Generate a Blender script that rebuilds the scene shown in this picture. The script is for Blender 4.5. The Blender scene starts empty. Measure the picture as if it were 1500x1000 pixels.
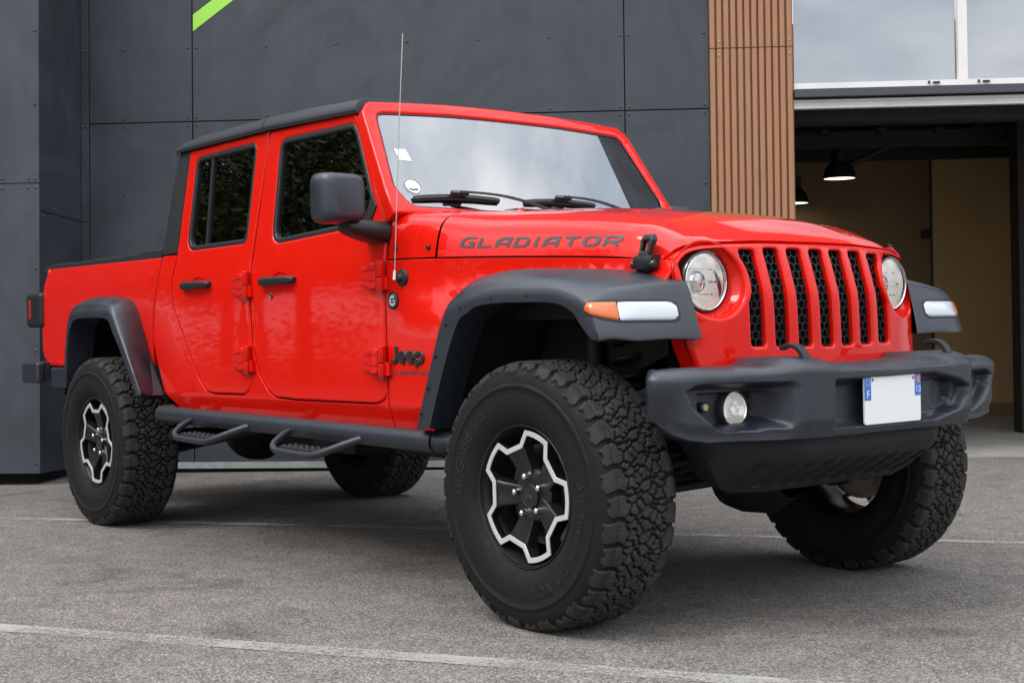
import bpy, bmesh, math, random
import numpy as np
from mathutils import Vector, Matrix, noise
from mathutils.bvhtree import BVHTree
from mathutils.geometry import delaunay_2d_cdt
from math import sin, cos, pi, radians, atan2, hypot, sqrt
random.seed(7)
SC = bpy.context.scene
COL = SC.collection

# ------------------------------------------------------------------ camera
cam_d = bpy.data.cameras.new('camera')
cam = bpy.data.objects.new('camera', cam_d)
COL.objects.link(cam)
CAMP = Vector((3.40533, -3.74001, 0.96274))
RX = Vector((0.63176076, 0.77493198, -0.01894134))
RU = Vector((0.00622996, 0.01935857, 0.9997932))
RF = Vector((-0.77513839, 0.63174811, -0.00740219))
cam.matrix_world = Matrix(((RX.x, RU.x, -RF.x, CAMP.x), (RX.y, RU.y, -RF.y, CAMP.y), (RX.z, RU.z, -RF.z, CAMP.z), (0, 0, 0, 1)))
cam_d.sensor_width = 36.0
cam_d.lens = 48.2
cam_d.clip_end = 2000
cam_d.clip_start = 0.05
SC.camera = cam

# ------------------------------------------------------------------ world: Nishita sky under a broken overcast
W = bpy.data.worlds.new('World')
SC.world = W
W.use_nodes = True
nt = W.node_tree
nt.nodes.clear()
def wn(t, **k):
    n = nt.nodes.new(t)
    for a, b in k.items(): setattr(n, a, b)
    return n
SUN_EL, SUN_AZ = radians(52), radians(-100)      # azimuth of the sun in world xy
sky = wn('ShaderNodeTexSky', sky_type='NISHITA', sun_disc=False, sun_elevation=SUN_EL, sun_rotation=pi/2 - SUN_AZ)
sky.dust_density = 3.0
tc = wn('ShaderNodeTexCoord')
sep = wn('ShaderNodeSeparateXYZ')
nt.links.new(tc.outputs['Generated'], sep.inputs[0])
mp = wn('ShaderNodeMapping'); mp.inputs['Scale'].default_value = (1.0, 1.0, 2.2)
nt.links.new(tc.outputs['Generated'], mp.inputs[0])
nz = wn('ShaderNodeTexNoise'); nz.inputs['Scale'].default_value = 3.0; nz.inputs['Detail'].default_value = 6; nz.inputs['Roughness'].default_value = .55
nt.links.new(mp.outputs[0], nz.inputs[0])
rp = wn('ShaderNodeValToRGB')                     # cloud brightness
rp.color_ramp.elements[0].position = .40; rp.color_ramp.elements[0].color = (10.0, 11.4, 13.4, 1)
rp.color_ramp.elements[1].position = .62; rp.color_ramp.elements[1].color = (21, 21.2, 21.6, 1)
nt.links.new(nz.outputs[0], rp.inputs[0])
gr = wn('ShaderNodeMapRange'); gr.inputs[1].default_value = 0; gr.inputs[2].default_value = 1; gr.inputs[3].default_value = .55; gr.inputs[4].default_value = 2.3
nt.links.new(sep.outputs[2], gr.inputs[0])
ml = wn('ShaderNodeMixRGB', blend_type='MULTIPLY'); ml.inputs[0].default_value = 1
nt.links.new(rp.outputs[0], ml.inputs[1]); nt.links.new(gr.outputs[0], ml.inputs[2])
mx = wn('ShaderNodeMixRGB'); mx.inputs[0].default_value = .82
nt.links.new(sky.outputs[0], mx.inputs[1]); nt.links.new(ml.outputs[0], mx.inputs[2])
bg = wn('ShaderNodeBackground'); bg.inputs[1].default_value = .095
nt.links.new(mx.outputs[0], bg.inputs[0])
wo = wn('ShaderNodeOutputWorld'); nt.links.new(bg.outputs[0], wo.inputs[0])

sd = bpy.data.lights.new('sun', 'SUN'); sd.energy = 1.5; sd.angle = radians(18); sd.color = (1, .96, .9)
so = bpy.data.objects.new('sun', sd); COL.objects.link(so)
sv = Vector((cos(SUN_EL)*cos(SUN_AZ), cos(SUN_EL)*sin(SUN_AZ), sin(SUN_EL)))
so.rotation_euler = sv.to_track_quat('Z', 'Y').to_euler(); so.location = sv*40

SC.view_settings.view_transform = 'Standard'; SC.view_settings.look = 'None'
SC.view_settings.exposure = 0.0; SC.view_settings.gamma = 1.0
SC.cycles.max_bounces = 8; SC.cycles.transparent_max_bounces = 12

# ------------------------------------------------------------------ materials
MATS = {}
def mat(name, base, rough=.5, metal=0., spec=.5, coat=0., coat_rough=.03, bump=None, var=None, rvar=None, emit=None, trans=0., ior=None):
    """bump=(scale,strength,distance)  var=(scale,amount) value noise on the base colour  rvar=(scale,amount) on roughness"""
    m = bpy.data.materials.new(name); m.use_nodes = True
    n = m.node_tree; b = n.nodes['Principled BSDF']
    b.inputs['Base Color'].default_value = (*base, 1); b.inputs['Roughness'].default_value = rough
    b.inputs['Metallic'].default_value = metal; b.inputs['Specular IOR Level'].default_value = spec
    b.inputs['Coat Weight'].default_value = coat; b.inputs['Coat Roughness'].default_value = coat_rough
    b.inputs['Transmission Weight'].default_value = trans
    if ior: b.inputs['IOR'].default_value = ior
    if emit: b.inputs['Emission Color'].default_value = (*emit[0], 1); b.inputs['Emission Strength'].default_value = emit[1]
    co = n.nodes.new('ShaderNodeTexCoord')
    if bump:
        t = n.nodes.new('ShaderNodeTexNoise'); t.inputs['Scale'].default_value = bump[0]; t.inputs['Detail'].default_value = 5
        n.links.new(co.outputs['Object'], t.inputs[0])
        k = n.nodes.new('ShaderNodeBump'); k.inputs['Strength'].default_value = bump[1]; k.inputs['Distance'].default_value = bump[2]
        n.links.new(t.outputs[0], k.inputs['Height']); n.links.new(k.outputs[0], b.inputs['Normal'])
    if var:
        t = n.nodes.new('ShaderNodeTexNoise'); t.inputs['Scale'].default_value = var[0]; t.inputs['Detail'].default_value = 6; t.inputs['Roughness'].default_value = .6
        n.links.new(co.outputs['Object'], t.inputs[0])
        r = n.nodes.new('ShaderNodeMapRange'); r.inputs[1].default_value = .3; r.inputs[2].default_value = .7
        r.inputs[3].default_value = 1-var[1]; r.inputs[4].default_value = 1+var[1]
        n.links.new(t.outputs[0], r.inputs[0])
        x = n.nodes.new('ShaderNodeMixRGB'); x.blend_type = 'MULTIPLY'; x.inputs[0].default_value = 1; x.inputs[1].default_value = (*base, 1)
        n.links.new(r.outputs[0], x.inputs[2]); n.links.new(x.outputs[0], b.inputs['Base Color'])
    if rvar:
        t = n.nodes.new('ShaderNodeTexNoise'); t.inputs['Scale'].default_value = rvar[0]; t.inputs['Detail'].default_value = 5
        n.links.new(co.outputs['Object'], t.inputs[0])
        r = n.nodes.new('ShaderNodeMapRange'); r.inputs[1].default_value = .3; r.inputs[2].default_value = .7
        r.inputs[3].default_value = rough-rvar[1]; r.inputs[4].default_value = rough+rvar[1]
        n.links.new(t.outputs[0], r.inputs[0]); n.links.new(r.outputs[0], b.inputs['Roughness'])
    MATS[name] = m
    return m

RED = mat('red_paint', (.66, .0066, .0010), .45, 0, .06, coat=1.0, coat_rough=.03)
RED.node_tree.nodes['Principled BSDF'].inputs['Coat IOR'].default_value = 1.36
PLA = mat('grained_plastic', (.016, .020, .028), .38, 0, .65, bump=(420, .35, .0013), var=(6, .2), rvar=(7, .09))
PIL = mat('pillar_black', (.015, .016, .017), .5, 0, .4, bump=(600, .2, .001))
PLD = mat('dark_plastic', (.012, .012, .013), .45, 0, .4, bump=(400, .12, .001))
BUM = mat('bumper_plastic', (.0155, .0195, .027), .40, 0, .62, bump=(330, .5, .0016), var=(7, .30), rvar=(9, .10))
ROOF = mat('hardtop_black', (.028, .031, .036), .38, 0, .5, bump=(600, .2, .001))
RUB = mat('tyre_rubber', (.0070, .0068, .0066), .72, 0, .25, bump=(260, .35, .0012), var=(22, .28), rvar=(30, .1))
LET = mat('rubber_lettering', (.0115, .0115, .0115), .62, 0, .4)
GBL = mat('gloss_black', (.008, .008, .009), .16, 0, .5, coat=.6)
ALU = mat('machined_aluminium', (.80, .79, .77), .36, .6, .5, var=(30, .06))
HLR_ = mat('glowing_headlamp_reflector', (.92, .90, .87), .20, .6, emit=((1, .93, .84), .26))  # faint warm emission added, standing in for bright reflections in the headlight
FOGR = mat('glowing_lamp_reflector', (.92, .90, .87), .18, .7, emit=((1, .97, .92), .12))  # fog lamp bowl: weak emission added to brighten it like a reflection
CHR = mat('chrome', (.85, .85, .85), .06, 1.0)
STL = mat('worn_steel', (.20, .18, .16), .45, .9, .5, var=(18, .3))
CHA = mat('chassis_black', (.010, .010, .010), .6, 0, .4, var=(9, .4))
SEAL = mat('window_rubber', (.014, .014, .015), .42, 0, .5)
DEC = mat('grey_decal', (.045, .048, .056), .4, 0, .5)
INT = mat('cabin_trim', (.05, .05, .052), .6, 0, .4, bump=(150, .2, .001))
CLO = mat('seat_cloth', (.07, .07, .073), .85, 0, .3, bump=(300, .3, .001))
AMB = mat('amber_lens', (.62, .12, .01), .18, 0, .6, coat=.5, bump=(60, .25, .002))
WHL = mat('white_lens', (.56, .58, .60), .12, 0, .6, coat=.7, bump=(45, .2, .002))
RLE = mat('red_lens', (.42, .008, .008), .2, 0, .6, coat=.5)
WHT = mat('plate_white', (.80, .81, .79), .38, 0, .4)
BLU = mat('plate_blue', (.035, .17, .55), .35)
ORA = mat('plate_orange', (.75, .2, .05), .4)
PAP = mat('sticker_paper', (.75, .77, .76), .5)
BED = mat('soft_cover_vinyl', (.010, .010, .011), .7, 0, .3, bump=(30, .3, .004))
STEP = mat('powder_coat', (.016, .019, .026), .42, 0, .5, bump=(330, .22, .001), var=(7, .12))

def glassmat(name, tint, ior, rough=0.0):
    m = bpy.data.materials.new(name); m.use_nodes = True; n = m.node_tree; n.nodes.clear()
    o = n.nodes.new('ShaderNodeOutputMaterial'); mixn = n.nodes.new('ShaderNodeMixShader')
    t = n.nodes.new('ShaderNodeBsdfTransparent'); t.inputs[0].default_value = (*tint, 1)
    g = n.nodes.new('ShaderNodeBsdfGlossy'); g.inputs['Roughness'].default_value = rough; g.inputs[0].default_value = (1, 1, 1, 1)
    f = n.nodes.new('ShaderNodeFresnel'); f.inputs[0].default_value = ior
    n.links.new(f.outputs[0], mixn.inputs[0]); n.links.new(t.outputs[0], mixn.inputs[1]); n.links.new(g.outputs[0], mixn.inputs[2]); n.links.new(mixn.outputs[0], o.inputs[0])
    MATS[name] = m; return m
GLS = glassmat('tinted_glass', (.10, .11, .10), 1.75)
GLW = glassmat('windscreen_glass', (.72, .78, .77), 3.1)
GLC = glassmat('clear_lens', (.93, .94, .95), 1.85)

# ------------------------------------------------------------------ mesh helpers
def tag(o, label=None, cat=None, group=None, kind=None):
    if label: o['label'] = label
    if cat: o['category'] = cat
    if group: o['group'] = group
    if kind: o['kind'] = kind
    return o
def empty(name, loc=(0, 0, 0)):
    o = bpy.data.objects.new(name, None); o.empty_display_size = .3; COL.objects.link(o); o.location = loc; return o
def finish(bm, name, m, parent=None, ang=32, bevel=0, seg=2, recalc=True, wn=False, sub=0, solid=0):
    bmesh.ops.remove_doubles(bm, verts=bm.verts, dist=1e-5)
    if recalc: bmesh.ops.recalc_face_normals(bm, faces=bm.faces)
    a = radians(ang)
    for f in bm.faces: f.smooth = True
    for e in bm.edges:
        if len(e.link_faces) == 2 and e.calc_face_angle(0) > a: e.smooth = False
    me = bpy.data.meshes.new(name); bm.to_mesh(me); bm.free()
    for mm in (m if isinstance(m, (list, tuple)) else [m]): me.materials.append(mm)
    o = bpy.data.objects.new(name, me); COL.objects.link(o)
    if parent: o.parent = parent
    if solid:
        d = o.modifiers.new('solid', 'SOLIDIFY'); d.thickness = solid; d.offset = -1
    if bevel:
        b = o.modifiers.new('bevel', 'BEVEL'); b.width = bevel; b.segments = seg; b.limit_method = 'ANGLE'; b.angle_limit = radians(ang); b.harden_normals = False
        for p in me.polygons: p.use_smooth = True
        for e in me.edges: e.use_edge_sharp = False
    if sub:
        d = o.modifiers.new('sub', 'SUBSURF'); d.levels = sub; d.render_levels = sub
    if wn or bevel:
        w = o.modifiers.new('wn', 'WEIGHTED_NORMAL'); w.keep_sharp = True
    return o
def sgn(v): return 1 if v >= 0 else -1
def lerp(a, b, t): return a+(b-a)*t
def smooth(t): t = max(0., min(1., t)); return t*t*(3-2*t)
def interp(x, tab):
    if x <= tab[0][0]: return tab[0][1]
    for (a, b), (c, d) in zip(tab, tab[1:]):
        if x <= c: return lerp(b, d, (x-a)/(c-a))
    return tab[-1][1]
def sinterp(x, tab):
    """smooth (monotone cubic) interpolation"""
    X = [t[0] for t in tab]; Y = [t[1] for t in tab]; n = len(X)
    if x <= X[0]: return Y[0]
    if x >= X[-1]: return Y[-1]
    d = [(Y[i+1]-Y[i])/(X[i+1]-X[i]) for i in range(n-1)]
    m = [d[0]]+[0 if d[i-1]*d[i] <= 0 else 2*d[i-1]*d[i]/(d[i-1]+d[i]) for i in range(1, n-1)]+[d[-1]]
    for i in range(n-1):
        if x <= X[i+1]:
            h = X[i+1]-X[i]; t = (x-X[i])/h
            return (2*t**3-3*t*t+1)*Y[i]+(t**3-2*t*t+t)*h*m[i]+(-2*t**3+3*t*t)*Y[i+1]+(t**3-t*t)*h*m[i+1]
def catmull(pts, k):
    out = []; n = len(pts); P = [Vector(p) for p in pts]
    for i in range(n-1):
        p0 = P[i-1] if i else P[0]*2-P[1]; p3 = P[i+2] if i+2 < n else P[-1]*2-P[-2]
        for j in range(k):
            t = j/k
            out.append(.5*((2*P[i])+(P[i+1]-p0)*t+(2*p0-5*P[i]+4*P[i+1]-p3)*t*t+(3*P[i]-p0-3*P[i+1]+p3)*t**3))
    out.append(P[-1]); return out
def add_loft(bm, rings, closed=False, caps=False, mi=0):
    V = [[bm.verts.new(p) for p in r] for r in rings]
    n = len(rings[0])
    for a, b in zip(V, V[1:]):
        for i in range(n if closed else n-1):
            j = (i+1) % n
            try: bm.faces.new((a[i], a[j], b[j], b[i])).material_index = mi
            except ValueError: pass
    if caps:
        for r in (V[0], V[-1]):
            try: bm.faces.new(r).material_index = mi
            except ValueError: pass
    return V
def loft(name, rings, m, parent=None, closed=False, caps=False, **k):
    bm = bmesh.new(); add_loft(bm, rings, closed, caps); return finish(bm, name, m, parent, **k)
def add_box(bm, c, s, rot=None, mi=0, taper=None):
    M = rot.to_4x4() if rot is not None else Matrix.Identity(4)
    vs = []
    for x in (-.5, .5):
        for y in (-.5, .5):
            for z in (-.5, .5):
                p = Vector((x*s[0], y*s[1], z*s[2]))
                if taper and z > 0: p.x *= taper[0]; p.y *= taper[1]
                vs.append(bm.verts.new(M @ p+Vector(c)))
    for f in ((0, 1, 3, 2), (4, 6, 7, 5), (0, 4, 5, 1), (2, 3, 7, 6), (0, 2, 6, 4), (1, 5, 7, 3)):
        bm.faces.new([vs[i] for i in f]).material_index = mi
def box(name, c, s, m, parent=None, rot=None, bevel=.005, taper=None, **k):
    bm = bmesh.new(); add_box(bm, c, s, rot, 0, taper); return finish(bm, name, m, parent, bevel=bevel, **k)
def frame_dirs(d):
    d = Vector(d).normalized(); a = Vector((0, 0, 1)) if abs(d.z) < .9 else Vector((1, 0, 0))
    u = d.cross(a).normalized(); return u, d.cross(u).normalized()
def add_tube(bm, path, r, n=12, caps=True, mi=0, sq=1):
    P = [Vector(p) for p in path]; rings = []; u = None
    for i, p in enumerate(P):
        d = (P[min(i+1, len(P)-1)]-P[max(i-1, 0)]).normalized()
        if u is None: u, v = frame_dirs(d)
        else: u = (u-d*u.dot(d)).normalized(); v = d.cross(u).normalized()
        rr = r[i] if isinstance(r, (list, tuple)) else r
        rings.append([p+(u*cos(2*pi*k/n)+v*sin(2*pi*k/n)*sq)*rr for k in range(n)])
    add_loft(bm, rings, True, caps, mi)
def tube(name, path, r, m, parent=None, n=12, **k):
    bm = bmesh.new(); add_tube(bm, path, r, n); return finish(bm, name, m, parent, **k)
def add_lathe(bm, prof, n=48, origin=(0, 0, 0), axis=(0, 1, 0), mi=0, caps=False):
    A = Vector(axis).normalized(); u, v = frame_dirs(A); O = Vector(origin)
    rings = [[O+A*h+(u*cos(2*pi*k/n)+v*sin(2*pi*k/n))*max(r, 1e-5) for k in range(n)] for r, h in prof]
    add_loft(bm, rings, True, caps, mi)
def lathe(name, prof, m, parent=None, n=48, origin=(0, 0, 0), axis=(0, 1, 0), **k):
    bm = bmesh.new(); add_lathe(bm, prof, n, origin, axis); return finish(bm, name, m, parent, **k)
def rpoly(pts, k=6):
    """polygon with rounded corners: (a,b) or (a,b,r)"""
    out = []; n = len(pts)
    for i, p in enumerate(pts):
        if len(p) < 3 or p[2] <= 0: out.append((p[0], p[1])); continue
        P = Vector(p[:2]); A = Vector(pts[i-1][:2])-P; B = Vector(pts[(i+1) % n][:2])-P
        la, lb = A.length, B.length; A /= la; B /= lb
        c = max(-1, min(1, A.dot(B))); th = math.acos(c)
        d = min(p[2]/math.tan(th/2), la*.48, lb*.48)
        a, b = P+A*d, P+B*d
        for j in range(k+1):
            t = j/k; q = a*(1-t)**2+P*2*t*(1-t)+b*t*t
            out.append((q.x, q.y))
    return out
def area(p): return .5*sum(p[i-1][0]*p[i][1]-p[i][0]*p[i-1][1] for i in range(len(p)))
def dedupe(pts, d=.0012):
    out = []
    for p in pts:
        if not out or hypot(p[0]-out[-1][0], p[1]-out[-1][1]) > d: out.append((p[0], p[1]))
    if hypot(out[0][0]-out[-1][0], out[0][1]-out[-1][1]) <= d: out.pop()
    return out
def inside(p, pts):
    c = False
    for i in range(len(pts)):
        a, b = pts[i-1], pts[i]
        if (a[1] > p[1]) != (b[1] > p[1]) and p[0] < (b[0]-a[0])*(p[1]-a[1])/(b[1]-a[1])+a[0]: c = not c
    return c
def fill(bm, loops, c):
    """constrained triangulation of an outline with holes, at height c"""
    co, ed = [], []
    for L in loops:
        n0 = len(co); co += [Vector(p) for p in L]; ed += [(n0+i, n0+(i+1) % len(L)) for i in range(len(L))]
    vs, _, fs, *_r = delaunay_2d_cdt(co, ed, [], 0, 1e-7)
    V = [bm.verts.new((v[0], v[1], c)) for v in vs]
    for f in fs:
        m = sum((vs[i] for i in f), Vector((0, 0)))/3
        if inside(m, loops[0]) and not any(inside(m, h) for h in loops[1:]): bm.faces.new([V[i] for i in f])
    for v in V:
        if not v.link_faces: bm.verts.remove(v)
def panel_bm(outer, holes=(), th=.02, bev=.005, cuts=None, res=2):
    """plate in (a,b) with rounded front rim; c = thickness direction, front at c=0"""
    loops = []
    for k, pts in enumerate([outer]+list(holes)):
        pts = dedupe(pts)
        loops.append(pts if area(pts) > 0 else pts[::-1])
    bm = bmesh.new()
    off = lambda k, d: inset(loops[k], d if k == 0 else -d)
    for k in range(len(loops)):
        rings = []
        for j in range(res+2):
            q = (pi/2)*j/(res+1)
            rings.append([(x, y, -bev*(1-sin(q))) for x, y in off(k, bev*(1-cos(q)))])
        rings.insert(0, [(x, y, -th) for x, y in loops[k]])
        add_loft(bm, rings, True)
    fill(bm, [off(k, bev) for k in range(len(loops))], 0)
    fill(bm, loops, -th)
    bmesh.ops.remove_doubles(bm, verts=bm.verts, dist=2e-5)
    for ax, vals in (cuts or {}).items():
        no = [0, 0, 0]; no[ax] = 1
        for v in vals:
            co = [0, 0, 0]; co[ax] = v
            bmesh.ops.bisect_plane(bm, geom=bm.verts[:]+bm.edges[:]+bm.faces[:], plane_co=co, plane_no=no)
    return bm
def panel(name, outer, mapf, m, parent=None, holes=(), th=.02, bev=.005, cuts=None, ang=32, res=2, **k):
    bm = panel_bm(outer, holes, th, bev, cuts, res)
    for v in bm.verts: v.co = mapf(*v.co)
    return finish(bm, name, m, parent, ang=ang, wn=True, **k)
def rng(a, b, n): return [a+(b-a)*i/(n-1) for i in range(n)]
def inset(pts, d):
    """move every point of a ccw polygon inwards by d"""
    if area(pts) < 0: pts = pts[::-1]
    n = len(pts); out = []
    for i in range(n):
        p0, p, p1 = Vector(pts[i-1]), Vector(pts[i]), Vector(pts[(i+1) % n])
        a, b = (p-p0).normalized(), (p1-p).normalized()
        na, nb = Vector((-a.y, a.x)), Vector((-b.y, b.x)); m = (na+nb)
        if m.length < 1e-6: m = na
        m.normalize(); out.append(tuple(p+m*(d/max(.35, m.dot(na)))))
    return out
def bvh_of(o):
    bm = bmesh.new(); bm.from_mesh(o.data); t = BVHTree.FromBMesh(bm); bm.free(); return t
def add_ribbon(bm, pts, w, closed=False, f=None, mi=0, ky=1.0):
    """flat stroke along a 2-D polyline; f maps (a,b) -> point"""
    P = [Vector((p[0], p[1]*ky)) for p in pts]; n = len(P); L = []
    for i in range(n):
        a = (P[i]-P[i-1]).normalized() if (i or closed) else None
        b = (P[(i+1) % n]-P[i]).normalized() if (i < n-1 or closed) else None
        a = a or b; b = b or a
        na, nb = Vector((-a.y, a.x)), Vector((-b.y, b.x)); m = (na+nb).normalized()
        k = w/2/max(.5, m.dot(na)); L.append((P[i]+m*k, P[i]-m*k))
    V = [(bm.verts.new(f(p.x, p.y/ky)), bm.verts.new(f(q.x, q.y/ky))) for p, q in L]
    for i in range(n if closed else n-1):
        j = (i+1) % n
        bm.faces.new((V[i][0], V[i][1], V[j][1], V[j][0])).material_index = mi
SBL = mat('satin_black', (.009, .009, .010), .36, 0, .45)
GLYPH = {
 'G': [([(1, .92), (.34, .92), (.12, .76), (.08, .5), (.08, .24), (.28, .08), (.92, .08), (.92, .46)], 0), ([(.98, .46), (.56, .46)], 0)],
 'L': [([(.1, 1), (.1, .08), (1, .08)], 0)],
 'A': [([(.08, 0), (.08, .62), (.34, .92), (.92, .92), (.92, 0)], 0), ([(.1, .36), (.9, .36)], 0)],
 'D': [([(.1, .08), (.72, .08), (.92, .28), (.92, .72), (.72, .92), (.1, .92)], 1)],
 'I': [([(.5, 0), (.5, 1)], 0)],
 'T': [([(0, .92), (1, .92)], 0), ([(.5, .9), (.5, 0)], 0)],
 'O': [([(.28, .08), (.74, .08), (.92, .28), (.92, .72), (.74, .92), (.28, .92), (.08, .72), (.08, .28)], 1)],
 'R': [([(.08, 0), (.08, .92), (.78, .92), (.92, .8), (.92, .52), (.78, .4), (.1, .4)], 0), ([(.52, .4), (.94, 0)], 0)],
}
def stroke_word(name, word, origin, length, height, f, m, parent, slant=.25, big=1.0, weight=.17):
    """word in wide technical capitals; f maps (a,b) to a point on the surface"""
    bm = bmesh.new(); wds = [.42 if c == 'I' else 1.0 for c in word]; gap = .30
    k = length/(sum(wds)+gap*(len(word)-1)); a = origin[0]
    for i, c in enumerate(word):
        h = height*(big if i == 0 else 1); w = wds[i]*k
        for pts, cl in GLYPH[c]:
            q = []
            for x, y in pts:
                if c == 'I': x = .5
                q.append((a+x*w+(y*h)*slant, origin[1]+y*h))
            fine = []
            for i2 in range(len(q) if cl else len(q)-1):
                p0, p1 = q[i2], q[(i2+1) % len(q)]
                ns = max(1, int(hypot(p1[0]-p0[0], p1[1]-p0[1])/.02))
                for j in range(ns): fine.append((lerp(p0[0], p1[0], j/ns), lerp(p0[1], p1[1], j/ns)))
            if not cl: fine.append(q[-1])
            add_ribbon(bm, fine, k*weight, bool(cl), f, 0, 2.0)
        a += w+gap*k
    return finish(bm, name, m, parent, recalc=False)
def text_bm(txt, size, ext=.001, bev=0., offset=0., spacing=1.0, shear=0.):
    cu = bpy.data.curves.new('t', 'FONT'); cu.body = txt; cu.size = size; cu.extrude = ext; cu.align_x = 'CENTER'; cu.align_y = 'CENTER'
    cu.offset = offset; cu.space_character = spacing; cu.bevel_depth = bev; cu.shear = shear
    ob = bpy.data.objects.new('t', cu); me = bpy.data.meshes.new_from_object(ob)
    bm = bmesh.new(); bm.from_mesh(me); bpy.data.objects.remove(ob); bpy.data.curves.remove(cu); bpy.data.meshes.remove(me)
    return bm
# ------------------------------------------------------------------ the pickup (x forward, y left, z up; origin under the front axle)
truck = empty('pickup_truck')
tag(truck, 'bright red four door pickup truck with chunky off road tyres and black flares', 'pickup truck')
T = truck
YSTAB = [(.50, .715), (.60, .760), (.665, .782), (.685, .789), (.9, .794), (1.15, .796), (1.26, .792), (1.31, .784), (1.60, .7515), (1.92, .716)]
def YS(z): return interp(z, YSTAB)
def yeng(x): return .779-.1278*(x+.978)
def YF(x, z):
    return lerp(interp(z, YSTAB), yeng(x)+.0, smooth((z-.98)/.19)*smooth((x+.985)/.35))
def side(s): return lambda a, b, c: Vector((a, s*(YS(b)+c), b))
def fside(s): return lambda a, b, c: Vector((a, s*(YF(a, b)+c), b))
ZC = rng(.6, 1.9, 27)

FD = rpoly([(-1.962, 1.868, .02), (-2.036, 1.25), (-2.037, 1.118), (-2.028, .915), (-1.978, .801, .06), (-1.90, .724, .05), (-1.84, .699, .04), (-1.662, .692), (-1.055, .694, .07), (-.981, .715, .07), (-.978, 1.182), (-.979, 1.30), (-.994, 1.424), (-1.086, 1.576), (-1.219, 1.803), (-1.262, 1.858, .03)])
RD = rpoly([(-2.745, 1.872, .02), (-2.802, 1.347, .1), (-2.834, 1.235, .08), (-2.815, 1.114, .1), (-2.718, .98, .1), (-2.568, .774, .12), (-2.489, .712, .06), (-2.42, .702), (-2.12, .704, .07), (-2.062, .735, .05), (-2.060, .794), (-2.050, 1.191), (-2.046, 1.306), (-1.984, 1.739), (-1.972, 1.871, .02)])
WF = rpoly([(-1.866, 1.818, .06), (-1.278, 1.815, .05), (-1.238, 1.770, .04), (-1.080, 1.472, .06), (-1.085, 1.432, .05), (-1.150, 1.391, .06), (-1.874, 1.360, .075)])
WR = rpoly([(-2.672, 1.828, .06), (-2.10, 1.832, .05), (-2.076, 1.80, .04), (-2.100, 1.380, .05), (-2.700, 1.378, .075)])

def hinge(parent, s, x0, zc):
    """strap hinge: fluted plate on the door, upright barrel, short leaf on the body"""
    y = YS(zc)
    bm = bmesh.new()
    rings = []
    for a, h, t in ((x0, .026, .004), (x0+.004, .038, .016), (x0+.05, .041, .022), (x0+.075, .050, .030), (x0+.126, .050, .034), (x0+.130, .048, .030)):
        rings.append([(a, s*(y+tt), zc+hh) for hh, tt in ((-h, -.004), (-h, t*.6), (-h+.006, t), (-h*.55, t), (-h*.5, t*.8), (-h*.35, t*.8), (-h*.3, t), (h*.3, t), (h*.35, t*.8), (h*.5, t*.8), (h*.55, t), (h-.006, t), (h, t*.6), (h, -.004))])
    add_loft(bm, rings, True, True)
    bx = x0+.147
    add_lathe(bm, [(0, -.004), (.015, -.003), (.017, 0), (.017, .058), (.015, .06), (0, .06)], 16, (bx, s*(y+.018), zc-.002), (0, 0, 1))
    add_lathe(bm, [(0, -.06), (.015, -.06), (.017, -.057), (.017, -.006), (0, -.006)], 16, (bx, s*(y+.018), zc-.002), (0, 0, 1))
    add_box(bm, (bx+.024, s*(y+.006), zc-.03), (.03, .02, .05))
    o = finish(bm, 'hinge', RED, parent, ang=40)
    for ax in (.03, .068): lathe('screw', [(.0075, 0), (.0075, .003), (.004, .0045), (.004, .002), (0, .002)], RED, parent, 12, (x0+ax, s*(y+.013), zc-.012), (0, s, 0), ang=40)
    lathe('hinge_pin', [(0, -.068), (.009, -.068), (.010, -.060), (0, -.060)], STL, parent, 12, (bx, s*(y+.018), zc-.002), (0, 0, 1), ang=40)
    return o

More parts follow.
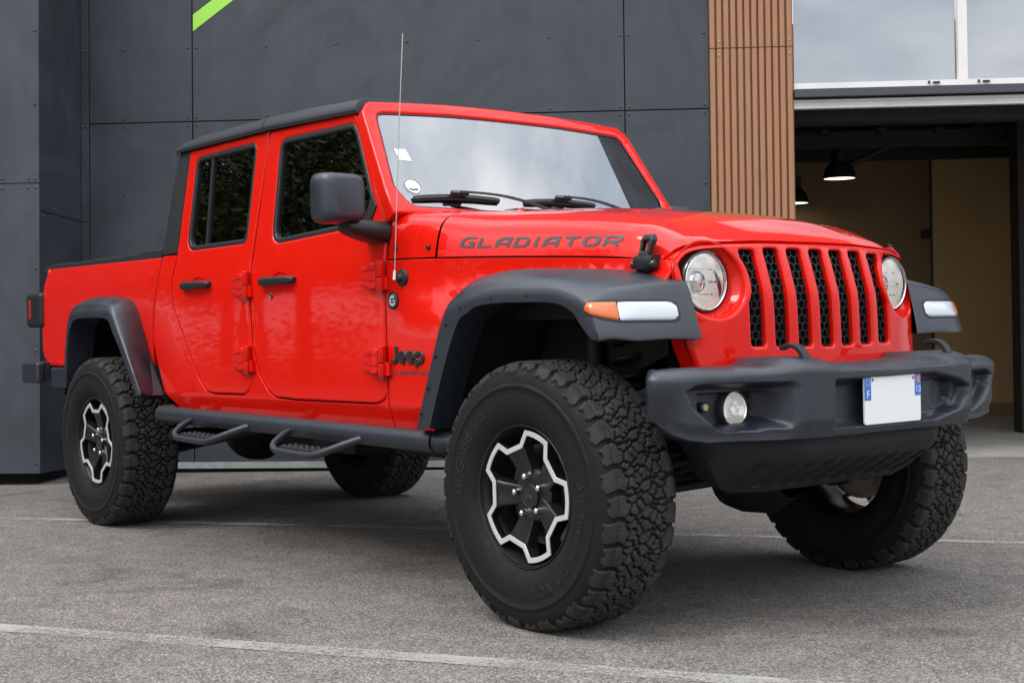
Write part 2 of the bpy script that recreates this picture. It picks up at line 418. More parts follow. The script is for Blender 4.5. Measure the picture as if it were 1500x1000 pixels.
def door(name, s, outer, win, split, hx, hz, handle, lock=None):
    d = panel(name, outer, side(s), RED, T, holes=[win], th=.03, bev=.009, cuts={1: ZC})
    # pressed recess line round the glass, rubber seal, glass
    panel('window_seal', inset(win, -.002), lambda a, b, c: Vector((a, s*(YS(b)+c*1.0-.002), b)), SEAL, d, holes=[inset(win, .021)], th=.02, bev=.006, cuts={1: ZC})
    bm = bmesh.new()
    vs = [bm.verts.new((a, s*(YS(b)-.017), b)) for a, b in inset(win, .012)]
    bm.faces.new(vs)
    finish(bm, 'window_pane', GLS, d, recalc=False)
    if split:
        bm = bmesh.new(); rr = []
        for z in rng(1.392, 1.822, 6):
            x = lerp(-2.506, -2.512, (z-1.39)/.43); y = YS(z)
            rr.append([(x-.011, s*(y-.018), z), (x-.011, s*(y-.007), z), (x+.011, s*(y-.007), z), (x+.011, s*(y-.018), z)])
        add_loft(bm, rr, True, True)
        finish(bm, 'window_bar', SEAL, d)
    for z in hz: hinge(d, s, hx, z)
    # scoop behind the handle, pull handle
    x0, x1, zz = handle; y = YS(zz)
    xc = (x0+x1)/2
    ring = []
    bm = bmesh.new()
    for k in range(25):
        t = 2*pi*k/24
        ring.append((xc+.01+.055*cos(t), zz+.004+.030*sin(t)))
    lv = []
    for q, dep in ((1.15, .0012), (1.0, -.0005), (.75, -.010), (.35, -.014), (.01, -.015)):
        lv.append([(xc+.01+(a-xc-.01)*q, s*(y+dep+.0015), zz+.004+(b-zz-.004)*q) for a, b in ring[:-1]])
    add_loft(bm, lv, True)
    finish(bm, 'handle_cup', RED, d)
    rr = []
    for t in rng(0, 1, 15):
        x = lerp(x0, x1, t)
        h = interp(t, [(0, .010), (.05, .016), (.2, .019), (.8, .017), (.95, .015), (1, .009)])
        out = interp(t, [(0, .022), (.08, .034), (.3, .040), (.7, .040), (.92, .034), (1, .022)])
        inn = interp(t, [(0, .0), (.16, .0), (.24, .020), (.74, .020), (.82, .0), (1, .0)])
        rr.append([(x, s*(y+inn), zz-h), (x, s*(y+out-.007), zz-h), (x, s*(y+out), zz-h*.5), (x, s*(y+out), zz+h*.45), (x, s*(y+out-.008), zz+h), (x, s*(y+inn), zz+h)])
    loft('door_handle', rr, PLD, d, True, True, ang=38)
    if lock:
        lathe('lock', [(0, .003), (.010, .003), (.0125, .005), (.0145, .004), (.0145, -.004)], STL, d, 20, (lock[0], s*YS(lock[1]), lock[1]), (0, s, 0))
    return d

for s in (-1, 1):
    fd = door('front_door', s, FD, WF, False, -1.123, (1.185, .858), (-1.932, -1.637, 1.198), (-1.849, 1.136))
    rd = door('rear_door', s, RD, WR, True, -2.196, (1.192, .862), (-2.700, -2.410, 1.208))
    # mirror: sail triangle, arm and two-faceted housing
    bm = bmesh.new(); tri = [(-1.10, 1.52), (-1.055, 1.46), (-1.085, 1.405), (-1.165, 1.378), (-1.15, 1.41), (-1.115, 1.455)]
    a = [bm.verts.new((x, s*(YS(z)+.006), z)) for x, z in tri]; b = [bm.verts.new((x, s*(YS(z)-.02), z)) for x, z in tri]
    bm.faces.new(a); bm.faces.new(b)
    for i in range(len(tri)): bm.faces.new((a[i-1], a[i], b[i], b[i-1]))
    finish(bm, 'mirror_sail', PLD, fd, bevel=.004)
    rr = []
    for t in rng(0, 1, 9):
        y = lerp(.775, .965, t); zc = lerp(1.352, 1.366, t); xc = lerp(-1.035, -.985, t); hw = lerp(.085, .05, t)
        hz_ = interp(t, [(0, .044), (.5, .038), (.9, .026), (1, .015)])
        rr.append([(xc+hw*sgn(cos(q))*abs(cos(q))**.6, s*y, zc+hz_*sgn(sin(q))*abs(sin(q))**.6) for q in rng(0, 2*pi*15/16, 16)])
    loft('mirror_arm', rr, PLD, fd, True, True, ang=45)
    rr = []
    C = Vector((-.962, .998, 1.472)) if s < 0 else Vector((-1.10, .93, 1.445))
    # outline in the y-z plane, swept back along x: front face, slanted outboard facet, rim
    for dx, sy, sz, oy in ((.050, .058, .068, -.014), (.047, .070, .078, -.012), (.036, .080, .087, -.008), (.012, .088, .0925, -.001), (-.02, .091, .094, 0), (-.055, .092, .0945, 0), (-.062, .089, .091, 0), (-.062, .083, .085, 0), (-.050, .080, .082, 0)):
        ring = []
        for q in rng(0, 2*pi*31/32, 32):
            ex = .36
            ring.append((C.x+dx, s*(C.y+oy+sy*sgn(cos(q))*abs(cos(q))**ex), C.z+sz*sgn(sin(q))*abs(sin(q))**ex))
        rr.append(ring)
    mh = loft('mirror_housing', rr, PLA, fd, True, True, ang=60)

# cab side: sill below the doors, wedge between them, rear quarter
oF, oR = inset(FD, -.006), inset(RD, -.006)
cF = [p for p in oF[::-1] if p[1] < .76 or (p[0] < -1.9 and p[1] < 1.08)]
cR = [p for p in oR[::-1] if (p[0] > -2.3 and p[1] < 1.08) or (p[0] <= -2.3 and p[1] < 1.35)]
cl = []
for p in [(-2.815, .616), (-.9715, .596), (-.9715, .76)]+cF+[(-2.0455, 1.12)]+cR+[(-2.809, 1.364), (-2.957, 1.366), (-3.036, 1.06), (-3.052, .95), (-2.95, .70)]:
    if not cl or hypot(p[0]-cl[-1][0], p[1]-cl[-1][1]) > .004: cl.append(p)
for s in (-1, 1):
    panel('cab_side', cl, side(s), RED, T, th=.02, bev=.002, cuts={1: [.665, .685]+ZC})
for s in (-1, 1):     # jambs as narrow pillars only (so that the windows stay open)
    bm = bmesh.new()
    for path in ([(-2.008, 1.86), (-2.045, 1.25), (-2.046, .66)], [(-2.78, 1.86), (-2.82, 1.3), (-2.82, 1.1)], [(-1.29, 1.86), (-1.12, 1.5), (-1.03, 1.3), (-.99, .66)]):
        rr = [[(x+dx, s*(YS(z)-.028), z) for dx in (-.05, .05)] for x, z in path]
        add_loft(bm, rr)
    rr = [[(x, s*(YS(z)-.028), z) for z in rng(.64, 1.33, 8)] for x in (-2.83, -1.9, -.97)]
    add_loft(bm, rr)
    finish(bm, 'door_jamb', CHA, T)

# ---- bonnet section shared by bonnet, cowl and grille header
ZSEAM = [(-1.0, 1.250), (-.70, 1.243), (-.16, 1.220), (.24, 1.195), (.40, 1.179), (.44, 1.178)]
ZCEN = [(-1.0, 1.452), (-.75, 1.440), (-.3, 1.413), (0, 1.383), (.2, 1.345), (.32, 1.305), (.385, 1.278), (.415, 1.262), (.430, 1.248)]
def sweep(y):
    return interp(abs(y), [(0, 0), (.12, .004), (.25, .010), (.36, .018), (.45, .032), (.52, .050), (.57, .066), (.598, .085), (.606, .10)])
PROF = [(1, 0), (.991, .14), (.978, .30), (.960, .46), (.935, .60), (.895, .715), (.84, .80), (.77, .855), (.70, .888), (.62, .912), (.56, .930), (.51, .952), (.46, .972), (.40, .985), (.25, .995), (0, 1.0)]
PROFB = [(1, 0), (.997, .18), (.992, .38), (.985, .56), (.972, .71), (.945, .83), (.90, .90), (.84, .935), (.76, .955), (.66, .966), (.58, .974), (.52, .980), (.46, .986), (.40, .99), (.25, .996), (0, 1.0)]
PYA = catmull([(a, b, 0) for a, b in PROF], 3); PYB = catmull([(a, b, 0) for a, b in PROFB], 3); PY = PYA
def prof(k, x): return PYA[k].lerp(PYB[k], smooth((-.45-x)/.5))
def hood_pt(s_, k, side_, xr=-.70):
    """s_ 0 rear .. 1 front"""
    xf = .43
    x0 = lerp(xr, xf, s_)
    pk = prof(k, x0); fy, fz = pk.x, pk.y
    w = yeng(min(x0, .38))+.004
    y = w*fy
    x = x0-sweep(y)*smooth((s_-.72)/.28)
    zs, zc = sinterp(x0, ZSEAM), sinterp(x0, ZCEN)
    if s_ > .8:      # header rolls over: sides drop less so the front edge follows the grille arch
        pass
    return Vector((x, side_*y, zs+(zc-zs)*fz))
def hood_rings(s0, s1, n, xr=-.70, drop=.0):
    rr = []
    for t in rng(s0, s1, n):
        L = [hood_pt(t, k, -1, xr) for k in range(len(PY))]; R = [hood_pt(t, k, 1, xr) for k in range(len(PY)-1)][::-1]
        rr.append(L+R)
    return rr
rr = hood_rings(.004, 1, 46)
e0 = [p+Vector((.0, 0, -.012)) for p in rr[0]]; e0 = [Vector((p.x+.002, p.y*.985, p.z)) for p in e0]
e1 = [Vector((p.x-.010, p.y*.985, p.z-.010)) for p in rr[-1]]
e2 = [Vector((p.x-.030, p.y*.97, p.z-.016)) for p in rr[-1]]
hood = loft('bonnet', [e0]+rr+[e1, e2], RED, T, ang=50)
HB = bvh_of(hood)
# thin return along the lower side edge of the bonnet
for s in (-1, 1):
    rr2 = []
    for t in rng(.004, 1, 30):
        p = hood_pt(t, 0, s); rr2.append([p, p+Vector((0, -s*.004, -.003)), p+Vector((0, -s*.02, -.003))])
    loft('bonnet_edge', rr2, RED, hood, ang=60)
# cowl behind the bonnet
rr = hood_rings(.03, .993, 10, 0) if False else []
for x in rng(-.962, -.7065, 8):
    w = yeng(x)+.004; zs, zc = sinterp(x, ZSEAM), sinterp(x, ZCEN)-.004
    PX_ = [prof(k, x) for k in range(len(PY))]
    L = [Vector((x+.0, -w*p.x, zs+(zc-zs)*p.y)) for p in PX_]; R = [Vector((x, w*p.x, zs+(zc-zs)*p.y)) for p in PX_[:-1]][::-1]
    rr.append(L+R)
cowl = loft('cowl', rr, RED, T, ang=50)
for s in (-1, 1):
    bm = bmesh.new()
    add_tube(bm, [(-.885, s*.685, 1.372), (-.835, s*.60, 1.418)], .013, 10)
    add_tube(bm, [(-.835, s*.60, 1.418), (-.78, s*.585, 1.424)], .010, 10)
    finish(bm, 'bonnet_hinge', RED, cowl)
    tube('washer_jet', [(-.76, s*.30, 1.415), (-.755, s*.30, 1.437), (-.73, s*.30, 1.440)], .008, RED, cowl, 10)
box('cowl_vent', (-.80, 0, sinterp(-.8, ZCEN)-.002), (.075, .62, .012), PLD, cowl, bevel=.004)
for x, z in ((-.925, 1.285), (-.745, 1.282)):
    for s in (-1, 1): lathe('bolt', [(0, .006), (.006, .006), (.010, .003), (.011, -.003)], PLD, cowl, 14, (x, s*(yeng(x)+.003), z), (0, s, 0))

# ---- front fender under the bonnet seam
for s in (-1, 1):
    top = [(x, sinterp(x, ZSEAM)-.007) for x in rng(.375, -.9655, 16)]
    pl = top+[(-.9655, .598), (-.60, .594), (-.52, .80), (-.45, .98), (-.36, 1.06), (-.1, 1.085), (.2, 1.07), (.31, 1.04), (.375, 1.03)]
    f = panel('front_fender', pl, fside(s), RED, T, th=.016, bev=.003, cuts={1: [.665, .685]+ZC[:14], 0: rng(-.93, .3, 18)})
    if s < 0: FB = bvh_of(f)

# ---- grille: bowed red shell with seven slots and two lamp bowls
GB = [(.78, .512), (.90, .507), (1.02, .503), (1.07, .499), (1.11, .489), (1.20, .462), (1.245, .444), (1.262, .434)]
def gx(y, z): return sinterp(z, GB)-sweep(y)*1.0-.002
HLY, HLZ, HLR = .492, 1.112, .121
seam = []
for k in range(0, len(PY), 2):
    p = hood_pt(1, k, 1); seam.append((p.y, p.z-.010))
arch = seam+[(-y, z) for y, z in seam[::-1][1:]]
GO = arch+[(-.606, 1.08), (-.602, .98), (-.590, .90), (-.570, .83), (-.545, .79), (.545, .79), (.570, .83), (.590, .90), (.602, .98), (.606, 1.08)]
GO = [p for i, p in enumerate(GO) if hypot(p[0]-GO[i-1][0], p[1]-GO[i-1][1]) > .006]
slots = []
SY = [i*.111 for i in range(-3, 4)]
for i, y in enumerate(SY):
    hw = .0335; zt = 1.219 if abs(i-3) < 3 else 1.213
    zb = .893+.002*abs(i-3)
    pts = [(y-hw, zb, .014), (y+hw, zb, .014), (y+hw+.002, zt, .018), (y-hw-.002, zt, .018)]
    if abs(i-3) == 3:          # the lamp bowl bites into the outermost slots
        o = sgn(y); inn = y-o*hw; out = abs(y)+hw+.001; RR = HLR+.024
        q0 = math.acos((HLY-out)/RR)
        arc = [(o*(HLY-RR*cos(q)), HLZ+RR*sin(q)) for q in rng(-q0, q0, 9)]
        pts = [(inn, zb, .014), (o*(out-.001), zb, .014)]+arc+[(o*(out+.001), zt, .018), (inn-o*.002, zt, .018)]
    slots.append(rpoly(pts, 4))
lamps = [[(s*HLY+HLR*cos(q), HLZ+HLR*sin(q)) for q in rng(0, 2*pi*39/40, 40)] for s in (-1, 1)]
grille = panel('grille', GO, lambda a, b, c: Vector((gx(a, b)+c*.9, a, b)), RED, T, holes=slots+lamps, th=.026, bev=.0105, cuts={1: rng(.82, 1.24, 26), 0: rng(-.58, .58, 30)}, ang=40, res=3)
loft('grille_return', [[(gx(a, b)-.014-d, a, b) for a, b in GO] for d in (0, .02, .06)], RED, grille, True)
# hex mesh behind the slots
bm = bmesh.new(); a_ = .0165
for i, y0 in enumerate(SY):
    zt = 1.225; z = .885; r = 0
    while z < zt:
        for c in range(-2, 3):
            yc = y0+c*a_*1.732+(a_*.866 if r % 2 else 0)
            if abs(yc-y0) > .057 or min(hypot(yc-HLY, z-HLZ), hypot(yc+HLY, z-HLZ)) < HLR+.034: continue
            hexa = [(yc+a_*cos(pi/6+k*pi/3), z+a_*sin(pi/6+k*pi/3)) for k in range(6)]
            P = [Vector((gx(a, b)-.017, a, b)) for a, b in hexa]
            cc = sum(P, Vector())/6
            Q = [cc+(p-cc)*.91 for p in P]; Q2 = [q-Vector((.014, 0, 0)) for q in Q]
            vp = [bm.verts.new(p) for p in P]; vq = [bm.verts.new(p) for p in Q]; vr = [bm.verts.new(p) for p in Q2]
            for k in range(6):
                j = (k+1) % 6
                bm.faces.new((vp[k], vp[j], vq[j], vq[k])); bm.faces.new((vq[k], vq[j], vr[j], vr[k]))
        z += a_*1.5; r += 1
finish(bm, 'hex_mesh', PLD, grille, ang=20)
bm = bmesh.new(); rr = [[(gx(y, z)-.075, y, z) for y in rng(-.42, .42, 9)] for z in rng(.86, 1.24, 8)]
add_loft(bm, rr)
for z in rng(.89, 1.22, 12): add_tube(bm, [(gx(0, z)-.072, -.345, z), (gx(0, z)-.055, 0, z), (gx(0, z)-.072, .345, z)], .004, 6)
finish(bm, 'radiator_core', CHA, grille)

# ---- headlights
for s in (-1, 1):
    O = Vector((.398, s*HLY, HLZ-.002)); ax = Vector((1, s*.03, .0)).normalized()
    # red bowl from the grille hole down to the lamp
    bm = bmesh.new(); rr = []
    for t in rng(0, 1, 7):
        rad = lerp(HLR+.002, .099, smooth(t)); ring = []
        for q in rng(0, 2*pi*39/40, 40):
            y, z = s*HLY+rad*cos(q), HLZ+rad*sin(q)
            xo = gx(s*HLY+HLR*cos(q), HLZ+HLR*sin(q))-.008
            ring.append((lerp(xo, min(xo-.01, .386), t), y, z))
        rr.append(ring)
    add_loft(bm, rr, True)
    bowl = finish(bm, 'lamp_bowl', RED, grille, ang=60)
    hl = lathe('headlight', [(.1005, -.05), (.1005, .004), (.098, .009), (.094, .010), (.0915, .006), (.0905, -.004)], GBL, T, 56, O, ax, ang=40)
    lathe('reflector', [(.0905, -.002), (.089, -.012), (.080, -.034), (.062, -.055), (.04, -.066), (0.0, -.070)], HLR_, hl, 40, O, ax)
    lathe('chrome_ring', [(.0925, .0085), (.0912, .0110), (.0895, .0100), (.0888, .004)], CHR, hl, 56, O, ax, ang=60)
    lathe('lens', [(.090, .006), (.075, .016), (.05, .023), (.025, .0265), (0, .0275)], GLC, hl, 40, O, ax)
    bm = bmesh.new()
    add_lathe(bm, [(.036, -.055), (.036, -.03), (.030, -.024), (.028, -.03), (0, -.028)], 28, O, ax)
    add_box(bm, O+Vector((-.03, 0, 0)), (.03, .165, .006))
    add_box(bm, O+Vector((-.035, 0, -.04)), (.03, .12, .004)); add_box(bm, O+Vector((-.035, 0, .04)), (.03, .12, .004))
    finish(bm, 'projector', CHR, hl, ang=30)

# ---- windscreen frame, glass, wipers
PN = Vector((.83309, 0, .55314)); PU = Vector((-.55314, 0, .83309))
P0 = Vector((.0291514*.83309, 0, .0291514*.55314))
def wsp(y, v, c=0.):
    bow = -.012*(y/.7)**2
    return P0+PU*v+Vector((0, y, 0))+PN*(c+bow)
def vof(x, z): return (Vector((x, 0, z))-P0).dot(PU)
vb, vt = vof(-.925, 1.446), vof(-1.2, 1.862)
fo = rpoly([(-.785, vof(-.905, 1.43)), (.785, vof(-.905, 1.43)), (.782, vof(-.95, 1.5)), (.734, vof(-1.195, 1.86), .02), (.694, vof(-1.232, 1.899), .045), (.3, vof(-1.241, 1.914)), (0, vof(-1.243, 1.917)), (-.3, vof(-1.241, 1.914)), (-.694, vof(-1.232, 1.899), .045), (-.734, vof(-1.195, 1.86), .02), (-.782, vof(-.95, 1.5))])
go = rpoly([(-.69, vb+.012, .07), (-.3, vb), (.3, vb), (.69, vb+.012, .07), (.730, vof(-.985, 1.54)), (.672, vt-.012, .05), (.3, vt+.003), (-.3, vt+.003), (-.672, vt-.012, .05), (-.730, vof(-.985, 1.54))])
wf = panel('windscreen_frame', fo, lambda a, b, c: wsp(a, b, c+.012), RED, T, holes=[go], th=.055, bev=.012, cuts={0: rng(-.66, .66, 14), 1: rng(vb-.02, vt+.03, 8)}, ang=40)
bm = bmesh.new(); vs = [bm.verts.new(wsp(a, b, .001)) for a, b in inset(go, -.004)]
bm.faces.new(vs); bmesh.ops.triangulate(bm, faces=bm.faces)
for ax, vals in ((1, rng(-.6, .6, 9)),):
    for v in vals: bmesh.ops.bisect_plane(bm, geom=bm.verts[:]+bm.edges[:]+bm.faces[:], plane_co=(0, v, 0), plane_no=(0, 1, 0))
for v in bm.verts:
    b = (v.co-P0).dot(PU); v.co = wsp(v.co.y, b, .001)
ws = finish(bm, 'windscreen', GLW, T, recalc=False)
panel('frit_border', inset(go, -.003), lambda a, b, c: wsp(a, b, c*.1-.003), PLD, ws, holes=[rpoly([(p[0]*.93, lerp(vb, vt, .5)+(p[1]-lerp(vb, vt, .5))*.88) for p in go])], th=.004, bev=.0005, cuts={0: rng(-.6, .6, 9)})
bm = bmesh.new(); add_ribbon(bm, inset(go, -.001), .010, True, lambda a, b: wsp(a, b, .004)); finish(bm, 'glass_seal', SEAL, ws, recalc=False)
# stickers seen through the lower corner
bm = bmesh.new()
q = [(-.655, vof(-1.093, 1.698)), (-.600, vof(-1.094, 1.70)), (-.592, vof(-1.060, 1.648)), (-.652, vof(-1.062, 1.652))]
bm.faces.new([bm.verts.new(wsp(a, b, -.001+.0035)) for a, b in q]); finish(bm, 'paper_sticker', PAP, ws, recalc=False)
bm = bmesh.new(); cy, cv = -.640, vof(-.988, 1.541)
bm.faces.new([bm.verts.new(wsp(cy+.040*cos(t), cv+.040*sin(t), .0025)) for t in rng(0, 2*pi*27/28, 28)])
finish(bm, 'round_sticker', PAP, ws, recalc=False)
bm = bmesh.new(); add_ribbon(bm, [(cy-.022, cv-.012), (cy-.006, cv-.018), (cy+.020, cv-.014)], .008, False, lambda a, b: wsp(a, b, .0035)); add_ribbon(bm, [(cy+.036*cos(t), cv+.036*sin(t)) for t in rng(0, 2*pi*27/28, 28)], .004, True, lambda a, b: wsp(a, b, .0035))
finish(bm, 'sticker_print', DEC, ws, recalc=False)
for yb0, yb1, vv, ya, yp, xp in ((-.665, -.245, vof(-.952, 1.486), -.44, -.02, -.865), (-.105, .285, vof(-.953, 1.490), .10, .47, -.885)):
    va, ve = vv, vv+.004
    bm = bmesh.new()
    rr = []
    for t in rng(0, 1, 13):
        y = lerp(yb0, yb1, t); b = lerp(va, ve, t)+.010*sin(pi*t); h = interp(t, [(0, .003), (.05, .006), (.5, .008), (.95, .006), (1, .003)])
        rr.append([wsp(y, b-.010, .004), wsp(y, b-.002, .010), wsp(y, b-.008, .012+h), wsp(y, b+.008, .012+h), wsp(y, b+.012, .008)])
    add_loft(bm, rr, True, True)
    wi = finish(bm, 'wiper', PLD, T, ang=30)
    ym = (yb0+yb1)/2
    box('blade_clip', wsp(ym, (va+ve)/2+.012, .034), (.02, .085, .016), GBL, wi, rot=Matrix.Rotation(radians(-33), 3, 'Y'), bevel=.004)
    pm = wsp(ym, (va+ve)/2+.010, .045); pe = Vector((xp, yp, 1.452))
    rr = []
    for t in rng(0, 1, 9):
        c = pm.lerp(pe, t)+Vector((.0, 0, .020*sin(pi*t))); w = lerp(.006, .014, t)
        rr.append([c+Vector((-w, 0, -.004)), c+Vector((-w*.7, 0, .004)), c+Vector((w*.7, 0, .004)), c+Vector((w, 0, -.004))])
    loft('wiper_arm', rr, PLD, wi, True, True, ang=40)
    lathe('wiper_pivot', [(.0, .02), (.016, .018), (.020, .010), (.022, -.03)], PLD, wi, 16, pe, (.3, 0, 1))
# small bump stops on the bonnet behind the screen
for y in (.38,):
    tube('bonnet_stop', [(-.73, y, 1.425), (-.71, y, 1.455), (-.68, y+.02, 1.462), (-.62, y+.03, 1.445), (-.60, y+.03, 1.42)], .012, PLD, hood)

# ---- hard top
def roof_z(x, y):
    zc = interp(x, [(-2.93, 1.905), (-2.6, 1.925), (-2.0, 1.942), (-1.5, 1.938), (-1.24, 1.925)])
    return zc-.030*(abs(y)/.66)**2.2
def roof_ring(x, inset_=0):
    zl = interp(x, [(-2.93, 1.873), (-1.948, 1.873), (-1.55, 1.862), (-1.235, 1.854)])
    t = interp(x, [(-2.845, .030), (-2.82, .042), (-2.77, .052), (-2.66, .062), (-1.6, .064), (-1.28, .058)])
    q = interp(x, [(-2.0, 1), (-1.235, .12)])
    hy = [(.740, zl-.006), (.749, zl+.10*t), (.748, zl+.30*t), (.741, zl+.55*t), (.727, zl+.80*t), (.708, zl+.93*t), (.68, zl+t), (.62, zl+(1+.08*q)*t), (.5, zl+(1+.16*q)*t), (.35, zl+(1+.22*q)*t), (.18, zl+(1+.25*q)*t), (0, zl+(1+.26*q)*t)]
    L = [Vector((x, -y, z)) for y, z in hy]; R = [Vector((x, y, z)) for y, z in hy[:-1]][::-1]
    return L+R
def roofp(name, x0, x1, rear):
    xs = rng(x0, x1, 16)
    rr = [roof_ring(x) for x in xs]
    f = [Vector((p.x+.004, p.y*.985, p.z-.014)) for p in rr[-1]]
    b = [Vector((p.x-((.012+.035*(1-(p.y/.75)**4)) if rear else .002), p.y*.985, p.z-(.022 if rear else .010))) for p in rr[0]]
    f2 = [Vector((p.x-.004, p.y*.93, p.z-.055)) for p in rr[-1]]
    o = loft(name, [b]+rr+[f]+([] if rear else [f2]), ROOF, T, ang=40)
    return o
roofp('roof_panel', -2.845, -1.985, True)
roofp('roof_panel', -1.976, -1.228, False)
# rear quarter of the hard top and back wall with its window
for s in (-1, 1):
    qp = [(-2.976, 1.372), (-2.812, 1.372), (-2.752, 1.874), (-2.866, 1.884)]
    panel('rear_pillar', qp, side(s), PIL, T, th=.03, bev=.008, cuts={1: ZC})
bm = bmesh.new(); rr = []
for z in rng(1.30, 1.885, 8):
    x = lerp(-2.965, -2.868, (z-1.37)/.51); rr.append([(x, y*(YS(z)-.012)/.78, z) for y in rng(-.78, .78, 9)])
add_loft(bm, rr); bw = finish(bm, 'cab_back', PIL, T, solid=.03)
def bwp(y, z, c): return Vector((lerp(-2.965, -2.868, (z-1.37)/.51)-c, y, z))
panel('rear_window', rpoly([(-.55, 1.47, .05), (.55, 1.47, .05), (.52, 1.8, .05), (-.52, 1.8, .05)]), lambda a, b, c: bwp(a, b, c+.008), GBL, bw, th=.01, bev=.002)
# ------------------------------------------------------------------ flares, bed, bumpers, steps
def flare(name, stations, s, m=PLA, k=4):
    """stations: J (body joint), C (crown), L (lip top), B (lip bottom), I (inner return), each (x, z, y)"""
    cols = list(zip(*stations))
    sm = [catmull([(p[0], p[2], p[1]) for p in c], k) for c in cols]      # along the arch
    rr = []
    for i in range(len(sm[0])):
        J, C, L, B, I = (c[i] for c in sm)
        top = catmull([J, J.lerp(C, .55)+Vector((0, 0, .004)), C, C.lerp(L, .55)+Vector((0, .012, .006)), L], 3)
        ring = top+[L.lerp(B, .12)+Vector((0, .004, 0)), L.lerp(B, .9)+Vector((0, .002, 0)), B, I]
        rr.append([Vector((p.x, s*p.y, p.z)) for p in ring])
    return loft(name, rr, m, T, ang=50)
FF = [
 [(-.62, .622, .785), (-.615, .622, .86), (-.588, .622, .925), (-.498, .626, .932), (-.50, .626, .82)],
 [(-.60, .64, .785), (-.60, .64, .87), (-.580, .645, .930), (-.492, .648, .937), (-.494, .648, .82)],
 [(-.56, .85, .780), (-.52, .86, .875), (-.485, .86, .934), (-.402, .85, .94), (-.404, .85, .82)],
 [(-.545, 1.02, .755), (-.45, 1.035, .87), (-.400, 1.025, .936), (-.318, .995, .943), (-.32, .995, .82)],
 [(-.55, 1.105, .735), (-.385, 1.112, .865), (-.312, 1.068, .938), (-.258, 1.028, .944), (-.26, 1.028, .82)],
 [(-.49, 1.150, .718), (-.285, 1.146, .858), (-.235, 1.090, .938), (-.210, 1.048, .945), (-.21, 1.05, .82)],
 [(-.275, 1.173, .690), (-.15, 1.164, .845), (-.11, 1.106, .938), (-.105, 1.056, .945), (-.105, 1.058, .80)],
 [(-.02, 1.169, .657), (.04, 1.158, .835), (.06, 1.103, .938), (.07, 1.054, .945), (.07, 1.056, .78)],
 [(.18, 1.156, .632), (.18, 1.143, .835), (.19, 1.096, .94), (.20, 1.046, .947), (.20, 1.048, .78)],
 [(.30, 1.138, .617), (.285, 1.121, .838), (.275, 1.075, .944), (.275, 1.018, .951), (.275, 1.02, .78)],
 [(.365, 1.122, .608), (.345, 1.104, .840), (.318, 1.058, .948), (.308, .985, .953), (.308, .985, .78)],
 [(.398, 1.113, .600), (.382, 1.090, .842), (.352, 1.040, .949), (.332, .962, .953), (.332, .962, .78)],
 [(.414, 1.098, .586), (.402, 1.068, .842), (.368, 1.018, .950), (.348, .945, .951), (.346, .945, .75)],
 [(.438, 1.015, .579), (.428, 1.000, .842), (.386, .978, .951), (.366, .934, .951), (.36, .934, .72)],
 [(.456, .938, .574), (.449, .936, .842), (.402, .936, .950), (.382, .930, .949), (.37, .930, .70)],
 [(.450, .926, .574), (.443, .926, .842), (.396, .927, .945), (.380, .927, .944), (.36, .93, .70)],
 [(.40, .928, .575), (.40, .928, .84), (.37, .928, .935), (.36, .928, .935), (.34, .93, .70)],
]
RF_ = [
 [(-4.02, .70, .79), (-3.98, .70, .88), (-3.88, .705, .935), (-3.835, .705, .942), (-3.835, .705, .80)],
 [(-3.98, .95, .79), (-3.92, .96, .88), (-3.83, .955, .938), (-3.79, .95, .944), (-3.79, .95, .80)],
 [(-3.935, 1.09, .79), (-3.86, 1.09, .88), (-3.79, 1.065, .938), (-3.752, 1.03, .944), (-3.752, 1.03, .80)],
 [(-3.86, 1.158, .79), (-3.78, 1.150, .88), (-3.725, 1.112, .938), (-3.70, 1.066, .944), (-3.70, 1.066, .80)],
 [(-3.74, 1.184, .79), (-3.66, 1.176, .88), (-3.63, 1.120, .938), (-3.62, 1.074, .944), (-3.62, 1.074, .80)],
 [(-3.55, 1.189, .79), (-3.50, 1.180, .88), (-3.48, 1.120, .938), (-3.48, 1.074, .944), (-3.48, 1.074, .80)],
 [(-3.38, 1.176, .79), (-3.34, 1.165, .88), (-3.32, 1.117, .938), (-3.33, 1.071, .944), (-3.33, 1.071, .80)],
 [(-3.27, 1.140, .79), (-3.24, 1.135, .88), (-3.225, 1.100, .938), (-3.25, 1.052, .944), (-3.25, 1.052, .80)],
 [(-3.19, 1.04, .79), (-3.165, 1.045, .88), (-3.160, 1.03, .938), (-3.20, .995, .944), (-3.20, .995, .80)],
 [(-3.09, .87, .79), (-3.05, .885, .88), (-3.035, .88, .938), (-3.075, .86, .944), (-3.075, .86, .80)],
 [(-2.985, .705, .79), (-2.935, .71, .88), (-2.905, .715, .938), (-2.945, .70, .944), (-2.945, .70, .80)],
 [(-2.970, .675, .79), (-2.925, .68, .88), (-2.895, .685, .935), (-2.935, .68, .942), (-2.935, .68, .80)],
]
